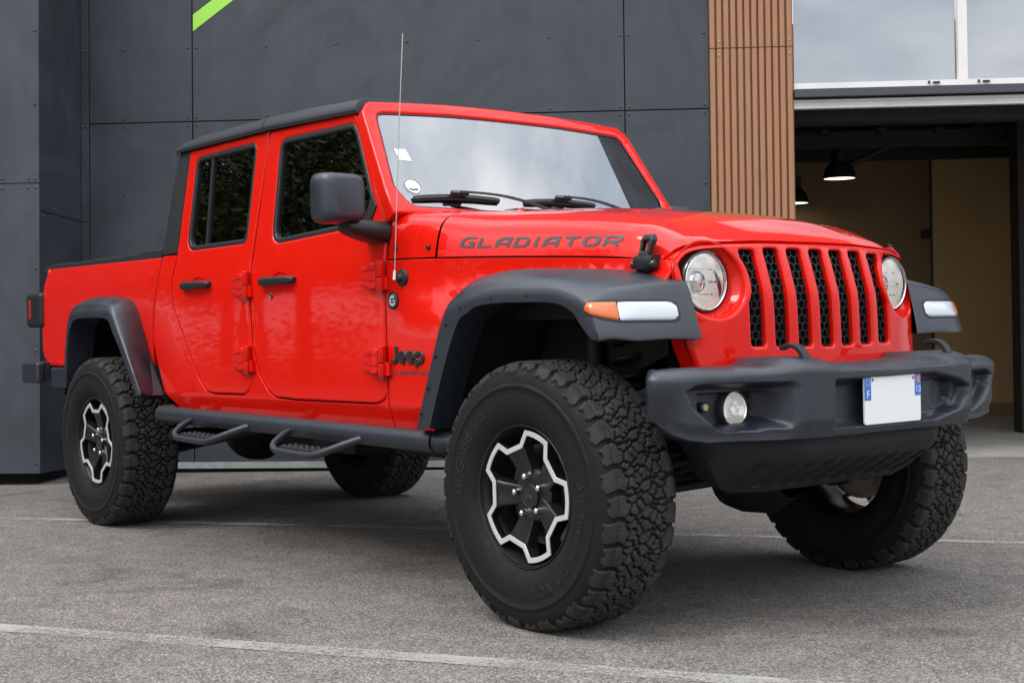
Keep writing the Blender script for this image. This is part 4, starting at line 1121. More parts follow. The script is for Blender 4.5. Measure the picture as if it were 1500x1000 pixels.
    me.polygons.add(len(F)); me.polygons.foreach_set('loop_start', (np.arange(len(F))*4).astype(np.int32)); me.polygons.foreach_set('loop_total', np.full(len(F), 4, np.int32))
    me.update(calc_edges=True); me.validate()
    me.polygons.foreach_set('use_smooth', np.ones(len(F), bool))
    at_ = me.attributes.new('wear', 'FLOAT', 'POINT'); at_.data.foreach_set('value', WEAR.astype(np.float32).ravel())
    me.materials.append(TRD)
    return me
def pol(r, deg, y): a = radians(deg); return Vector((r*sin(a), y, r*cos(a)))

def make_wheel():
    bm = bmesh.new()
    add_lathe(bm, [(.226, -.117), (.231, -.126), (.2335, -.131), (.2315, -.1335), (.2275, -.132), (.2255, -.126), (.2245, -.116), (.2195, -.110), (.2165, -.100), (.205, -.085), (.200, -.02), (.203, .06), (.214, .10), (.226, .118), (.234, .130)], 96, (0, 0, 0), (0, 1, 0))
    w = finish(bm, 'wheel', SBL, None, ang=40)
    t = bpy.data.objects.new('tyre', tyre_mesh()); COL.objects.link(t); t.parent = w
    rim = []
    PH = 17
    cl = []
    for k in range(5):
        for a in rng(-14.5, 14.5, 6): cl.append((.2055, PH+72*k+a))
        for a in (22.5, 49.5): cl.append((.1630, PH+72*k+a))
    P2 = [(r*sin(radians(a)), r*cos(radians(a))) for r, a in cl]
    if area(P2) < 0: P2 = P2[::-1]
    o1, o2 = inset(P2, -.0082), inset(P2, .0082)
    def fl(a, b, c): return Vector((a, -.124-c, b))
    panel('machined_face', o1, fl, ALU, w, holes=[o2], th=.004, bev=.0008)
    # black cast body behind the machined face, with walls leaning back to the barrel
    bm = bmesh.new()
    A1, A2 = inset(P2, -.0100), inset(P2, .0100); B1, B2 = inset(P2, -.004), inset(P2, .002)
    add_loft(bm, [[(p[0]*k_, y, p[1]*k_) for p in L] for L, y, k_ in ((A1, -.1205, 1), (A1, -.112, .995), (B1, -.078, .985))], True)
    add_loft(bm, [[(p[0]*k_, y, p[1]*k_) for p in L] for L, y, k_ in ((A2, -.1205, 1), (A2, -.114, 1), (B2, -.070, 1.04))], True)
    add_loft(bm, [[(p[0], -.1205, p[1]) for p in L] for L in (A1, A2)], True)
    finish(bm, 'cast_ring', SBL, w, ang=20)
    for k in range(5):
        a0 = PH+36+72*k; rr = []
        for r, hw, yt, yb, dent in ((.028, .024, -.095, -.05, .0), (.052, .030, -.097, -.055, .001), (.085, .034, -.102, -.06, .004), (.125, .039, -.112, -.072, .005), (.154, .046, -.121, -.082, .003), (.166, .048, -.122, -.084, .0)):
            c = pol(r, a0, 0); tdir = Vector((cos(radians(a0)), 0, -sin(radians(a0))))
            rr.append([c+tdir*u+Vector((0, y, 0)) for u, y in ((-hw*1.12, yb), (-hw, yt+.004), (-hw*.86, yt), (-hw*.38, yt+dent*.1), (0, yt+dent), (hw*.38, yt+dent*.1), (hw*.86, yt), (hw, yt+.004), (hw*1.12, yb))])
        loft('spoke', rr, SBL, w, False, False, ang=24)
    bm = bmesh.new(); add_lathe(bm, [(.092, -.045), (.088, -.085), (.080, -.0935), (.060, -.0945), (.044, -.0965), (.042, -.092)], 48); finish(bm, 'hub', SBL, w, ang=30)
    cp = lathe('centre_cap', [(.041, -.085), (.041, -.1035), (.0385, -.107), (.034, -.1065), (.033, -.105), (.015, -.1065), (0, -.107)], PLD, w, 48, ang=35)
    bm = text_bm('Jeep', .019, .0006, 0, .0008)
    for v in bm.verts: v.co = Vector((v.co.x, -.1068-v.co.z, v.co.y))
    finish(bm, 'cap_lettering', DEC, w)
    for k in range(5):
        c = pol(.0635, PH+45+72*k, 0)
        bm = bmesh.new()
        hexr = lambda r, y: [c+Vector((r*cos(pi/6+q*pi/3), y, r*sin(pi/6+q*pi/3))) for q in range(6)]
        add_loft(bm, [hexr(.0118, -.085), hexr(.0118, -.112), hexr(.0098, -.119), hexr(.0045, -.1225)], True, True)
        finish(bm, 'lug_nut', CHR, w, ang=25, bevel=.001)
    # pink valve cap dot and wheel weight
    bm = bmesh.new(); c = pol(.199, PH+161, 0); add_box(bm, c+Vector((0, -.103, 0)), (.020, .003, .006), Matrix.Rotation(radians(14), 3, 'Y')); finish(bm, 'wheel_mark', RLE, w)
    d = lathe('brake_disc', [(.165, -.028), (.165, -.036), (.150, -.0365), (.092, -.0365), (.088, -.055), (.03, -.056)], STL, w, 56, ang=30)
    bm = bmesh.new(); rr = []
    for a in rng(60, 118, 9): rr.append([pol(r, a, y) for r, y in ((.12, -.01), (.12, -.056), (.135, -.064), (.165, -.064), (.178, -.054), (.178, -.01))])
    add_loft(bm, rr, True, True); finish(bm, 'brake_caliper', CHA, w, ang=40)
    # raised sidewall lettering
    def arc_text(txt, size, r, mid, sp):
        bm = text_bm(txt, size, .0008, 0, .0006, sp)
        for v in bm.verts:
            a = radians(mid)+v.co.x/r; rr_ = r+v.co.y
            yy = interp(rr_, [(.246, -.138), (.262, -.1475), (.282, -.154), (.305, -.1575), (.330, -.1575), (.352, -.1555)])
            v.co = Vector((rr_*sin(a), yy-.0009-v.co.z, rr_*cos(a)))
        return bm
    b1 = arc_text('BFGoodrich', .058, .308, -62, 1.15)
    finish(b1, 'sidewall_lettering', LET, w, recalc=False)
    finish(arc_text('All-Terrain T/A KO2', .046, .308, 122, 1.22), 'sidewall_lettering', LET, w, recalc=False)
    return w
wheel0 = make_wheel()
def kids(o): return [c for c in COL.objects if c.parent == o]
WK = kids(wheel0)
for i, (x, s) in enumerate(((0, -1), (-3.487, -1), (0, 1), (-3.487, 1))):
    w = wheel0 if i == 0 else wheel0.copy()
    rot = {0: 0, 1: radians(19), 2: radians(41), 3: radians(-20)}[i]
    if i: COL.objects.link(w)
    w.parent = T; w.location = (x, s*.800, HUBZ); w.rotation_euler = (0, 0, 0 if s < 0 else pi)
    if i:
        for c in WK:
            k = c.copy(); COL.objects.link(k); k.parent = w
            if not c.name.startswith(('tyre', 'brake', 'sidewall')): k.rotation_euler = (0, rot, 0)

# ------------------------------------------------------------------ chassis, axles, cabin
bm = bmesh.new()
for s in (-1, 1):
    for a, b in (((.45, .46, .66), (-.55, .46, .64)), ((-.55, .46, .64), (-1.0, .44, .57)), ((-1.0, .44, .57), (-2.7, .44, .57)), ((-2.7, .44, .57), (-3.1, .47, .70)), ((-3.1, .47, .70), (-4.55, .47, .72))):
        p, q = Vector((a[0], s*a[1], a[2])), Vector((b[0], s*b[1], b[2]))
        rr = []
        for c in (p, q): rr.append([c+Vector((0, dy, dz)) for dy, dz in ((-.04, -.07), (.04, -.07), (.04, .07), (-.04, .07))])
        add_loft(bm, rr, True, True)
for x in (.35, -.7, -1.6, -2.4, -2.95, -4.2): add_box(bm, (x, 0, .60), (.10, .88, .10))
finish(bm, 'chassis_frame', CHA, T, ang=30)
for x, dy in ((0, .18), (-3.487, 0)):
    bm = bmesh.new()
    add_tube(bm, [(x, -.66, HUBZ), (x, .66, HUBZ)], .042, 16)
    add_lathe(bm, [(0, -.17), (.07, -.15), (.125, -.09), (.145, 0), (.125, .09), (.07, .15), (0, .17)], 20, (x, dy, HUBZ-.01), (0, 1, 0))
    add_lathe(bm, [(.10, -.15), (.135, -.14), (.15, -.06), (.145, .04), (.08, .14)], 20, (x+.05, dy, HUBZ-.01), (1, 0, 0))
    for s in (-1, 1):
        add_lathe(bm, [(.06, 0), (.10, .04), (.10, .1), (.06, .14)], 16, (x, s*.60, HUBZ), (0, s, 0))
        add_tube(bm, [(x+.03, s*.50, HUBZ-.06), (x-.9 if x > -1 else x+.9, s*.42, .52)], .028, 10)
        add_tube(bm, [(x-.08, s*.52, HUBZ-.02), (x-.12, s*.50, .98)], .033, 12)
        add_tube(bm, [(x-.08, s*.52, HUBZ-.02), (x-.105, s*.51, .70)], .045, 12)
        sp = [(x+.02+.06*cos(t), s*.46+.06*sin(t), .56+.38*t/(2*pi*6)) for t in rng(0, 2*pi*6, 72)]
        add_tube(bm, sp, .010, 6)
    if x == 0:
        add_tube(bm, [(.16, -.62, HUBZ-.01), (.16, .62, HUBZ+.02)], .018, 10); add_tube(bm, [(.22, -.55, HUBZ+.08), (.22, .50, HUBZ+.16)], .018, 10)
        add_tube(bm, [(.12, -.40, .46), (.05, .45, .63)], .02, 10)
    finish(bm, 'front_axle' if x == 0 else 'rear_axle', CHA, T, ang=40)
tube('drive_shaft', [(.02, .18, .45), (-1.1, .12, .50)], .035, CHA, T, 12); tube('drive_shaft', [(-1.5, 0, .52), (-3.35, 0, .45)], .04, CHA, T, 12)
box('gearbox_guard', (-1.25, 0, .47), (.75, .55, .09), CHA, T, bevel=.02); box('engine_sump', (-.55, 0, .60), (.6, .40, .25), CHA, T, bevel=.03)
tube('exhaust_pipe', catmull([(-.6, .2, .50), (-1.4, .25, .46), (-2.3, .28, .46), (-3.0, .3, .62), (-3.9, .35, .66)], 4), .035, STL, T, 12)
box('fuel_tank', (-2.45, .05, .50), (.70, .62, .20), CHA, T, bevel=.04); tube('silencer', [(-4.0, -.25, .62), (-4.0, .45, .62)], .11, STL, T, 16)
box('skid_rail', (-2.0, -.30, .50), (.35, .22, .16), CHA, T, bevel=.02)
loft('cabin_floor', [[(x, y, .655) for y in (-.75, .75)] for x in (-2.85, -.95)], CHA, T)
loft('firewall', [[(-.985, y, z) for y in (-.74, .74)] for z in (.655, 1.30)], CHA, T)
loft('engine_bulkhead', [[(-.50, y, z) for y in (-.60, .60)] for z in (.60, 1.15)], CHA, T)
loft('radiator_support', [[(.30, y, z) for y in (-.56, .56)] for z in (.64, 1.12)], CHA, T)
# dashboard, steering wheel, seats, grab rails
rr = []
for y in rng(-.70, .70, 15):
    rr.append([(-.99, y, 1.385), (-1.08, y, 1.405), (-1.22, y, 1.385), (-1.30, y, 1.34), (-1.31, y, 1.22), (-1.26, y, 1.05), (-1.05, y, 1.0)])
db = loft('dashboard', rr, INT, T, False, True, ang=40)
box('cluster_hood', (-1.27, .40, 1.40), (.16, .34, .07), INT, db, bevel=.02, seg=3)
C = Vector((-1.50, .40, 1.27)); axw = Vector((-.9, 0, .42)).normalized(); u_, v_ = frame_dirs(axw)
bm = bmesh.new(); add_tube(bm, [C+(u_*cos(t)+v_*sin(t))*.185 for t in rng(0, 2*pi, 33)], .015, 10, False)
add_tube(bm, [C, C-axw*.30], .03, 10); add_box(bm, C, (.06, .12, .12))
for t in (0, pi*.62, pi, pi*1.5): add_tube(bm, [C, C+(u_*cos(t)+v_*sin(t))*.18], .014, 8)
finish(bm, 'steering_wheel', INT, T, ang=40)
def seat(x, y, w, nm='seat'):
    rr = []
    for xx, h in ((x-.02, .90), (x+.05, 1.0), (x+.42, 1.03), (x+.52, .99), (x+.53, .90)):
        rr.append([(xx, y+dy*w/2, h-(.02 if abs(dy) > .8 else .03*(1-abs(dy)))) for dy in (-1, -.8, -.4, 0, .4, .8, 1)]+[(xx, y+w/2, .80), (xx, y-w/2, .80)])
    s_ = loft(nm, rr, CLO, T, True, True, ang=60)
    rr = []
    for t in rng(0, 1, 8):
        xx = lerp(x+.05, x-.14, t); z = lerp(.98, 1.52, t); ww = w/2*interp(t, [(0, .98), (.6, 1), (.9, .85), (1, .62)]); th = lerp(.075, .045, t)
        rr.append([(xx-th, y-ww, z), (xx-th, y+ww, z), (xx, y+ww*1.05, z), (xx+th, y+ww*.9, z), (xx+th*.75, y, z), (xx+th, y-ww*.9, z), (xx, y-ww*1.05, z)])
    loft('backrest', rr, CLO, s_, True, True, ang=60)
    for hy in ([0] if w < .7 else [-.36, 0, .36]):
        box('headrest', (x-.165, y+hy, 1.62), (.09, .25, .17), CLO, s_, bevel=.03, seg=3)
    return s_
seat(-1.98, -.38, .50); seat(-1.98, .38, .50); seat(-2.72, 0, 1.25, 'rear_bench')
bm = bmesh.new()
for s in (-1, 1):
    add_tube(bm, [(-1.27, s*.625, 1.83), (-2.05, s*.64, 1.855), (-2.78, s*.64, 1.84)], .035, 10)
    add_tube(bm, [(-2.05, s*.64, 1.855), (-2.10, s*.70, 1.3), (-2.10, s*.70, .8)], .035, 10)
    add_tube(bm, [(-1.27, s*.625, 1.83), (-1.02, s*.68, 1.42)], .03, 10)
add_tube(bm, [(-2.05, -.64, 1.855), (-2.05, .64, 1.855)], .035, 10); add_tube(bm, [(-1.26, -.63, 1.83), (-1.26, .63, 1.83)], .03, 10)
finish(bm, 'roll_cage', INT, T, ang=50)
box('rear_view_mirror', (-1.20, 0, 1.74), (.03, .24, .07), INT, T, bevel=.012)

# ------------------------------------------------------------------ materials of the place
def concrete_panel(name, base):
    m = bpy.data.materials.new(name); m.use_nodes = True; n = m.node_tree; b = n.nodes['Principled BSDF']
    co = n.nodes.new('ShaderNodeTexCoord'); L = n.links.new
    def noi(scale, vec, det=6, rough=.6, dist=0):
        t = n.nodes.new('ShaderNodeTexNoise'); t.inputs['Scale'].default_value = scale; t.inputs['Detail'].default_value = det; t.inputs['Roughness'].default_value = rough; t.inputs['Distortion'].default_value = dist; L(vec, t.inputs[0]); return t.outputs[0]
    def mr(v, a, b_, c, d):
        r = n.nodes.new('ShaderNodeMapRange'); r.inputs[1].default_value = a; r.inputs[2].default_value = b_; r.inputs[3].default_value = c; r.inputs[4].default_value = d; L(v, r.inputs[0]); return r.outputs[0]
    def mul(a, b_):
        q = n.nodes.new('ShaderNodeMath'); q.operation = 'MULTIPLY'; L(a, q.inputs[0]); L(b_, q.inputs[1]); return q.outputs[0]
    mp = n.nodes.new('ShaderNodeMapping'); mp.inputs['Scale'].default_value = (7, 7, .45); L(co.outputs['Object'], mp.inputs[0])
    streak = mr(noi(2.2, mp.outputs[0], 5, .6), .35, .75, .93, 1.09)
    cloud = mr(noi(1.0, co.outputs['Object'], 7, .6, 2.6), .3, .7, .74, 1.28)
    fine = mr(noi(160, co.outputs['Object'], 3), .3, .7, .93, 1.07)
    v = mul(mul(streak, cloud), fine)
    x = n.nodes.new('ShaderNodeMixRGB'); x.blend_type = 'MULTIPLY'; x.inputs[0].default_value = 1; x.inputs[1].default_value = (*base, 1); L(v, x.inputs[2]); L(x.outputs[0], b.inputs['Base Color'])
    L(mr(noi(2.4, co.outputs['Object'], 6), .3, .7, .38, .62), b.inputs['Roughness'])
    k = n.nodes.new('ShaderNodeBump'); k.inputs['Strength'].default_value = .12; k.inputs['Distance'].default_value = .002; L(noi(90, co.outputs['Object'], 5), k.inputs['Height']); L(k.outputs[0], b.inputs['Normal'])
    return m
PAN = concrete_panel('facade_panel', (.036, .042, .051))
PAND = mat('facade_dark_gap', (.006, .006, .007), .9)
WOOD = bpy.data.materials.new('timber_composite'); WOOD.use_nodes = True
n_ = WOOD.node_tree; b_ = n_.nodes['Principled BSDF']; b_.inputs['Roughness'].default_value = .62
co_ = n_.nodes.new('ShaderNodeTexCoord'); mp_ = n_.nodes.new('ShaderNodeMapping'); mp_.inputs['Scale'].default_value = (60, 60, 1.6); n_.links.new(co_.outputs['Object'], mp_.inputs[0])
t_ = n_.nodes.new('ShaderNodeTexNoise'); t_.inputs['Scale'].default_value = 2; t_.inputs['Detail'].default_value = 6; n_.links.new(mp_.outputs[0], t_.inputs[0])
r_ = n_.nodes.new('ShaderNodeValToRGB'); r_.color_ramp.elements[0].position = .3; r_.color_ramp.elements[0].color = (.31, .145, .070, 1); r_.color_ramp.elements[1].position = .7; r_.color_ramp.elements[1].color = (.39, .195, .10, 1)
n_.links.new(t_.outputs[0], r_.inputs[0]); n_.links.new(r_.outputs[0], b_.inputs['Base Color'])
FRM = mat('window_frame_white', (.74, .72, .68), .45, var=(3, .08))
BND = mat('dark_flashing', (.05, .054, .062), .45)
ZNC = mat('galvanised_trim', (.42, .45, .43), .45, .6, var=(12, .15))
GRN = mat('green_vinyl', (.36, .78, .07), .4)
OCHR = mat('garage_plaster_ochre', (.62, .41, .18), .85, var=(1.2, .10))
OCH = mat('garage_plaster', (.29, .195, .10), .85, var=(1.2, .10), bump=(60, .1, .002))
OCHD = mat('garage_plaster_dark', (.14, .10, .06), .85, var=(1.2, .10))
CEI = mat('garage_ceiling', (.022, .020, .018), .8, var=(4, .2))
STE = mat('painted_steel', (.022, .020, .019), .6)
GFL = mat('garage_floor', (.34, .32, .29), .55, var=(3, .16), rvar=(4, .12), bump=(120, .1, .001))
WGL = mat('window_glass_reflective', (.10, .115, .13), .02, 0, .5, ior=3.9)
LMP = mat('lamp_disc', (1, .95, .8), .4, emit=((1.0, .88, .64), 3.5))
SHD = mat('lamp_shade', (.02, .019, .018), .4, .3)

# ------------------------------------------------------------------ the garage: local x along the wall, y into it, z up
bld = empty('garage_building')
bx = Vector((.6883457, .7253606, -.00567356)); bu = Vector((-.01752851, .02445221, .99954732)); by = Vector((-.72517098, .68793465, -.02954606))
BO = Vector((-3.54441, 2.847557, .0004))
bld.matrix_world = Matrix(((bx.x, by.x, bu.x, BO.x), (bx.y, by.y, bu.y, BO.y), (bx.z, by.z, bu.z, BO.z), (0, 0, 0, 1)))
BI = bld.matrix_world.inverted()
tag(bld, 'dark grey panelled garage building with brown ribbed pillar and a wide open doorway', 'building')
def brect(name, x0, x1, z0, z1, y=0., th=.012, m=PAN, rivets=(), bev=.0015):
    bm = bmesh.new()
    add_box(bm, ((x0+x1)/2, y+th/2, (z0+z1)/2), (x1-x0, th, z1-z0))
    for x, z in rivets:
        add_lathe(bm, [(0, .0055), (.0055, .005), (.009, .003), (.0105, -.001)], 12, (x, y, z), (0, -1, 0))
    return finish(bm, name, m, bld, ang=40)
g = .0045; ZJ = 2.493
def riv(x0, x1, z0, z1, cols, rows, e=.05):
    return [(x, z) for x in cols for z in rows]
# main wall
rows_u = (ZJ+.028, ZJ+.53, ZJ+1.03); rows_l = (ZJ-.028, ZJ-.52, ZJ-1.02, ZJ-1.55, ZJ-2.05)
for x0, x1, cols in ((-3.766, -3.005, (-3.51, -3.035)), (-3.005, .086, (-2.975, -2.465, -1.96, -1.45, -.945, -.44, .055)), (.086, .677, (.116, .640))):
    brect('facade_panel', x0+g, x1-g, ZJ+g, 5.4, rivets=riv(0, 0, 0, 0, cols, rows_u))
    brect('facade_panel', x0+g, x1-g, .062, ZJ-g, rivets=riv(0, 0, 0, 0, cols, rows_l))
brect('backing_wall', -3.85, 1.25, -.1, 5.4, .016, .25, PAND)
brect('facade_panel', -3.832, -3.768, .062, 1.786, 0, rivets=[(-3.82, z) for z in (1.45, .9, .3)])
brect('facade_panel', -3.832, -3.768, 1.790, 5.4, 0, rivets=[(-3.818, 2.47), (-3.784, 2.475), (-3.818, 3.02), (-3.784, 3.02)])
brect('facade_panel', -3.0, 9., 5.41, 8.2, -.01, .1, PAN)
brect('base_trim', -3.75, .66, .012, .058, -.020, .030, ZNC)
# projecting bay on the left
bl = bmesh.new()
brect('facade_panel', -7.5, -3.826, 1.973, 6.2, -.73, .02, PAN, [(-3.853, z) for z in (2.0, 2.497, 2.992, 3.4)]+[(-3.90, 2.0), (-4.08, 2.0)])
brect('facade_panel', -7.5, -3.826, .035, 1.967, -.73, .02, PAN, [(-3.853, z) for z in (1.94, 1.40, .85, .10)]+[(-3.90, 1.94), (-4.08, 1.94)])
PANS = concrete_panel('facade_panel_bay_side', (.040, .048, .062))
for z0, z1, rz in ((1.790, 6.2, 1.82), (.035, 1.784, 1.755)):
    bm = bmesh.new(); add_box(bm, (-3.834, -.3645, (z0+z1)/2), (.016, .690, z1-z0))
    for y in (-.66, -.47, -.25, -.045):
        add_lathe(bm, [(0, .0055), (.0055, .005), (.009, .003), (.0105, -.001)], 10, (-3.826, y, rz), (1, 0, 0))
    finish(bm, 'facade_panel', PAN, bld, ang=40)
brect('backing_wall', -7.5, -3.8425, .15, 6.2, -.705, .72, PAND)
box('plinth', (-5.7, -.30, .02), (3.6, .60, .20), PAND, bld, bevel=.004)
# green stripe painted across the upper panel
panel('painted_stripe', [(-2.998, 3.143), (-1.92, 3.93), (-2.07, 3.93), (-2.998, 3.262)], lambda a, b, c: Vector((a, -.0016-c, b)), GRN, bld, th=.0015, bev=.0002)
# brown ribbed pillar
def ribs(z0, z1):
    prof = []; p = .578/12
    for k in range(12):
        a = .677+p*k
        prof += [(a+.0005, .002), (a+p*.10, -.026), (a+p*.74, -.026), (a+p*.84, .002)]
    prof += [(1.2545, .002), (1.2545, .20)]
    bm = bmesh.new(); add_loft(bm, [[(a, b, z) for a, b in prof] for z in (z0, z1)])
    for x in (.677+p*1.4, .677+p*11.4):
        for z in ((z0+.045), (z0+.9), (z1-.045)):
            if z0 < z < z1: add_lathe(bm, [(0, .005), (.005, .0045), (.008, -.001)], 10, (x, -.0285, z), (0, -1, 0), mi=1)
    return finish(bm, 'timber_cladding', [WOOD, ZNC], bld, ang=30)
ribs(2.909, 5.4); ribs(.04, 2.903)
# window band above the doorway
wfz = 2.650
for x0, x1 in ((1.262, 2.375), (2.444, 3.56)):
    brect('window_pane', x0+.004, x1-.004, wfz-.004, 4.4, .055, .006, WGL)
brect('window_frame', 1.256, 5.2, 2.606, wfz, -.005, .09, FRM)
brect('window_frame', 2.379, 2.440, wfz+.002, 4.4, .0, .08, FRM)
brect('window_frame', 3.56, 3.62, wfz+.002, 4.4, .0, .08, FRM)
brect('facade_panel', 1.256, 9., 4.42, 5.4, -.004, .2)
brect('facade_panel', 3.63, 9., 2.68, 4.41, -.004, .2)
bm = bmesh.new()
for x in (2.225, 2.56): add_box(bm, (x, -.012, 2.632), (.045, .02, .010)); add_box(bm, (x-.05, -.01, 2.634), (.012, .02, .018))
finish(bm, 'window_catch', STE, bld)
brect('door_head', 1.258, 5.2, 2.549, 2.603, -.045, .14, BND)
brect('door_head', 1.258, 5.2, 2.540, 2.547, .02, .08, PAND)
# rolled-up door bottom bar
bm = bmesh.new(); add_loft(bm, [[(x, y, z) for y, z in ((.06, 2.538), (.012, 2.538), (.012, 2.520), (.022, 2.516), (.022, 2.498), (.012, 2.494), (.012, 2.477), (.06, 2.477))] for x in (1.258, 5.2)], True, True)
finish(bm, 'door_bottom_bar', FRM, bld, ang=20)
# inside
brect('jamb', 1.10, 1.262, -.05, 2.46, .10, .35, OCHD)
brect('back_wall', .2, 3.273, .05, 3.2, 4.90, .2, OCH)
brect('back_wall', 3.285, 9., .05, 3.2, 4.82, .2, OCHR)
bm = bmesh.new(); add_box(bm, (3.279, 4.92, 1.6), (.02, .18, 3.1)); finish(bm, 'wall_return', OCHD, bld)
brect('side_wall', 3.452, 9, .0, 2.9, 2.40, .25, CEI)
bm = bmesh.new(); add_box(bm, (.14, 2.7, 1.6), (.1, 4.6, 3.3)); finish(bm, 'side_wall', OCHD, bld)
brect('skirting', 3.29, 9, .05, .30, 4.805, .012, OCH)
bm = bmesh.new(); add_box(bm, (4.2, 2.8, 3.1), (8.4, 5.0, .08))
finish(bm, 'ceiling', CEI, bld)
bm = bmesh.new()
for y, z in ((.45, 2.52), (1.7, 2.72), (3.0, 2.74), (4.2, 2.80)):
    add_box(bm, (4.2, y, z), (8.4, .10, .14))
    for x in rng(1.4, 8, 14): add_box(bm, (x, y-.07, z+.06), (.07, .05, .05))
for x in (1.5, 2.4, 3.3, 4.2): add_box(bm, (x, 2.6, 2.90), (.08, 4.4, .10))
add_tube(bm, [(2.15, 3.4, 2.55), (2.75, 3.2, 2.80)], .03, 8)
finish(bm, 'roof_beams', STE, bld, ang=20)
box('wall_socket', (3.22, 4.88, 2.05), (.09, .05, .09), STE, bld, bevel=.01)
# ceiling lamps
def bell(x, y, z, lab):
    r = empty('ceiling_lamp', bld.matrix_world @ Vector((x, y, z))); tag(r, lab, 'ceiling lamp', 'lit bell lamps inside the garage')
    sh = lathe('lamp_shade', [(.150, 0), (.152, .004), (.146, .05), (.125, .105), (.085, .15), (.075, .155), (.075, .27), (.03, .28), (.02, .30), (.02, .58)], SHD, r, 36, (0, 0, 0), (0, 0, 1), ang=30)
    lathe('lamp_disc', [(.144, .006), (.12, .004), (0, .003)], LMP, r, 36, (0, 0, 0), (0, 0, 1))
    return r
bell(2.111, 3.4, 2.443, 'lit black bell lamp hanging further from the brown ribbed pillar, the higher of the two')
bell(1.835, 4.55, 2.356, 'lit black bell lamp half hidden behind the edge of the brown ribbed pillar')

# ------------------------------------------------------------------ ground
def ground_mat():
    m = bpy.data.materials.new('asphalt'); m.use_nodes = True; n = m.node_tree; b = n.nodes['Principled BSDF']; L = n.links.new
    co = n.nodes.new('ShaderNodeTexCoord').outputs['Object']
    def noi(scale, det=4, rough=.6, dist=0):
        t = n.nodes.new('ShaderNodeTexNoise'); t.inputs['Scale'].default_value = scale; t.inputs['Detail'].default_value = det; t.inputs['Roughness'].default_value = rough; t.inputs['Distortion'].default_value = dist; L(co, t.inputs[0]); return t.outputs[0]
    def mr(v, a, b_, c, d):
        r = n.nodes.new('ShaderNodeMapRange'); r.inputs[1].default_value = a; r.inputs[2].default_value = b_; r.inputs[3].default_value = c; r.inputs[4].default_value = d; L(v, r.inputs[0]); return r.outputs[0]
    def mth(op, a, b_):
        q = n.nodes.new('ShaderNodeMath'); q.operation = op
        for i, v in enumerate((a, b_)):
            if isinstance(v, float): q.inputs[i].default_value = v
            else: L(v, q.inputs[i])
        return q.outputs[0]
    vo = n.nodes.new('ShaderNodeTexVoronoi'); vo.inputs['Scale'].default_value = 150; L(co, vo.inputs[0])
    sc_ = n.nodes.new('ShaderNodeSeparateColor'); L(vo.outputs['Color'], sc_.inputs[0])
    stone = mr(sc_.outputs[0], 0, 1, .54, 1.50)
    dark = mr(vo.outputs['Distance'], .25, .75, 1.0, .50)
    big = mr(noi(.55, 6, .6, .4), .3, .7, .86, 1.14)
    mid = mr(noi(7, 6, .65), .3, .7, .80, 1.18)
    fine = mr(noi(260, 2), .3, .7, .75, 1.25)
    v = mth('MULTIPLY', mth('MULTIPLY', stone, dark), mth('MULTIPLY', mth('MULTIPLY', big, mid), fine))
    warm = n.nodes.new('ShaderNodeMixRGB'); warm.inputs[1].default_value = (.244, .215, .184, 1); warm.inputs[2].default_value = (.204, .186, .168, 1); L(sc_.outputs[1], warm.inputs[0])
    # pale grit, oil stains
    v2 = n.nodes.new('ShaderNodeTexVoronoi'); v2.inputs['Scale'].default_value = 34; L(co, v2.inputs[0])
    grit = mr(v2.outputs['Distance'], .10, .14, 1.9, 1.0); v = mth('MULTIPLY', v, grit)
    st = mr(noi(1.7, 5, .6, .6), .58, .72, 1.0, .60)
    x = n.nodes.new('ShaderNodeMixRGB'); x.blend_type = 'MULTIPLY'; x.inputs[0].default_value = 1; L(warm.outputs[0], x.inputs[1]); L(mth('MULTIPLY', v, st), x.inputs[2])
    L(x.outputs[0], b.inputs['Base Color']); b.inputs['Roughness'].default_value = .82; b.inputs['Specular IOR Level'].default_value = .3
    k = n.nodes.new('ShaderNodeBump'); k.inputs['Strength'].default_value = .6; k.inputs['Distance'].default_value = .006
    L(mth('ADD', mth('MULTIPLY', vo.outputs['Distance'], -.7), mth('MULTIPLY', noi(60, 5), .6)), k.inputs['Height']); L(k.outputs[0], b.inputs['Normal'])
    return m
ASP = ground_mat()
bm = bmesh.new(); S_ = 300
bm.faces.new([bm.verts.new(p) for p in ((-S_, -S_, 0), (S_, -S_, 0), (S_, S_, 0), (-S_, S_, 0))])
tag(finish(bm, 'ground', ASP, recalc=False), kind='structure')
LINE = bpy.data.materials.new('worn_line_paint'); LINE.use_nodes = True; n_ = LINE.node_tree; b_ = n_.nodes['Principled BSDF']; b_.inputs['Roughness'].default_value = .7
co_ = n_.nodes.new('ShaderNodeTexCoord')
t1 = n_.nodes.new('ShaderNodeTexNoise'); t1.inputs['Scale'].default_value = 75; t1.inputs['Detail'].default_value = 5; t1.inputs['Roughness'].default_value = .7; n_.links.new(co_.outputs['Object'], t1.inputs[0])
t2 = n_.nodes.new('ShaderNodeTexNoise'); t2.inputs['Scale'].default_value = 3; t2.inputs['Detail'].default_value = 4; n_.links.new(co_.outputs['Object'], t2.inputs[0])
ad = n_.nodes.new('ShaderNodeMath'); ad.operation = 'ADD'; n_.links.new(t1.outputs[0], ad.inputs[0]); n_.links.new(t2.outputs[0], ad.inputs[1])
rr_ = n_.nodes.new('ShaderNodeMapRange'); rr_.inputs[1].default_value = .93; rr_.inputs[2].default_value = 1.07; rr_.inputs[3].default_value = .12; rr_.inputs[4].default_value = .52; n_.links.new(ad.outputs[0], rr_.inputs[0])
b_.inputs['Base Color'].default_value = (.50, .48, .45, 1); n_.links.new(rr_.outputs[0], b_.inputs['Alpha'])
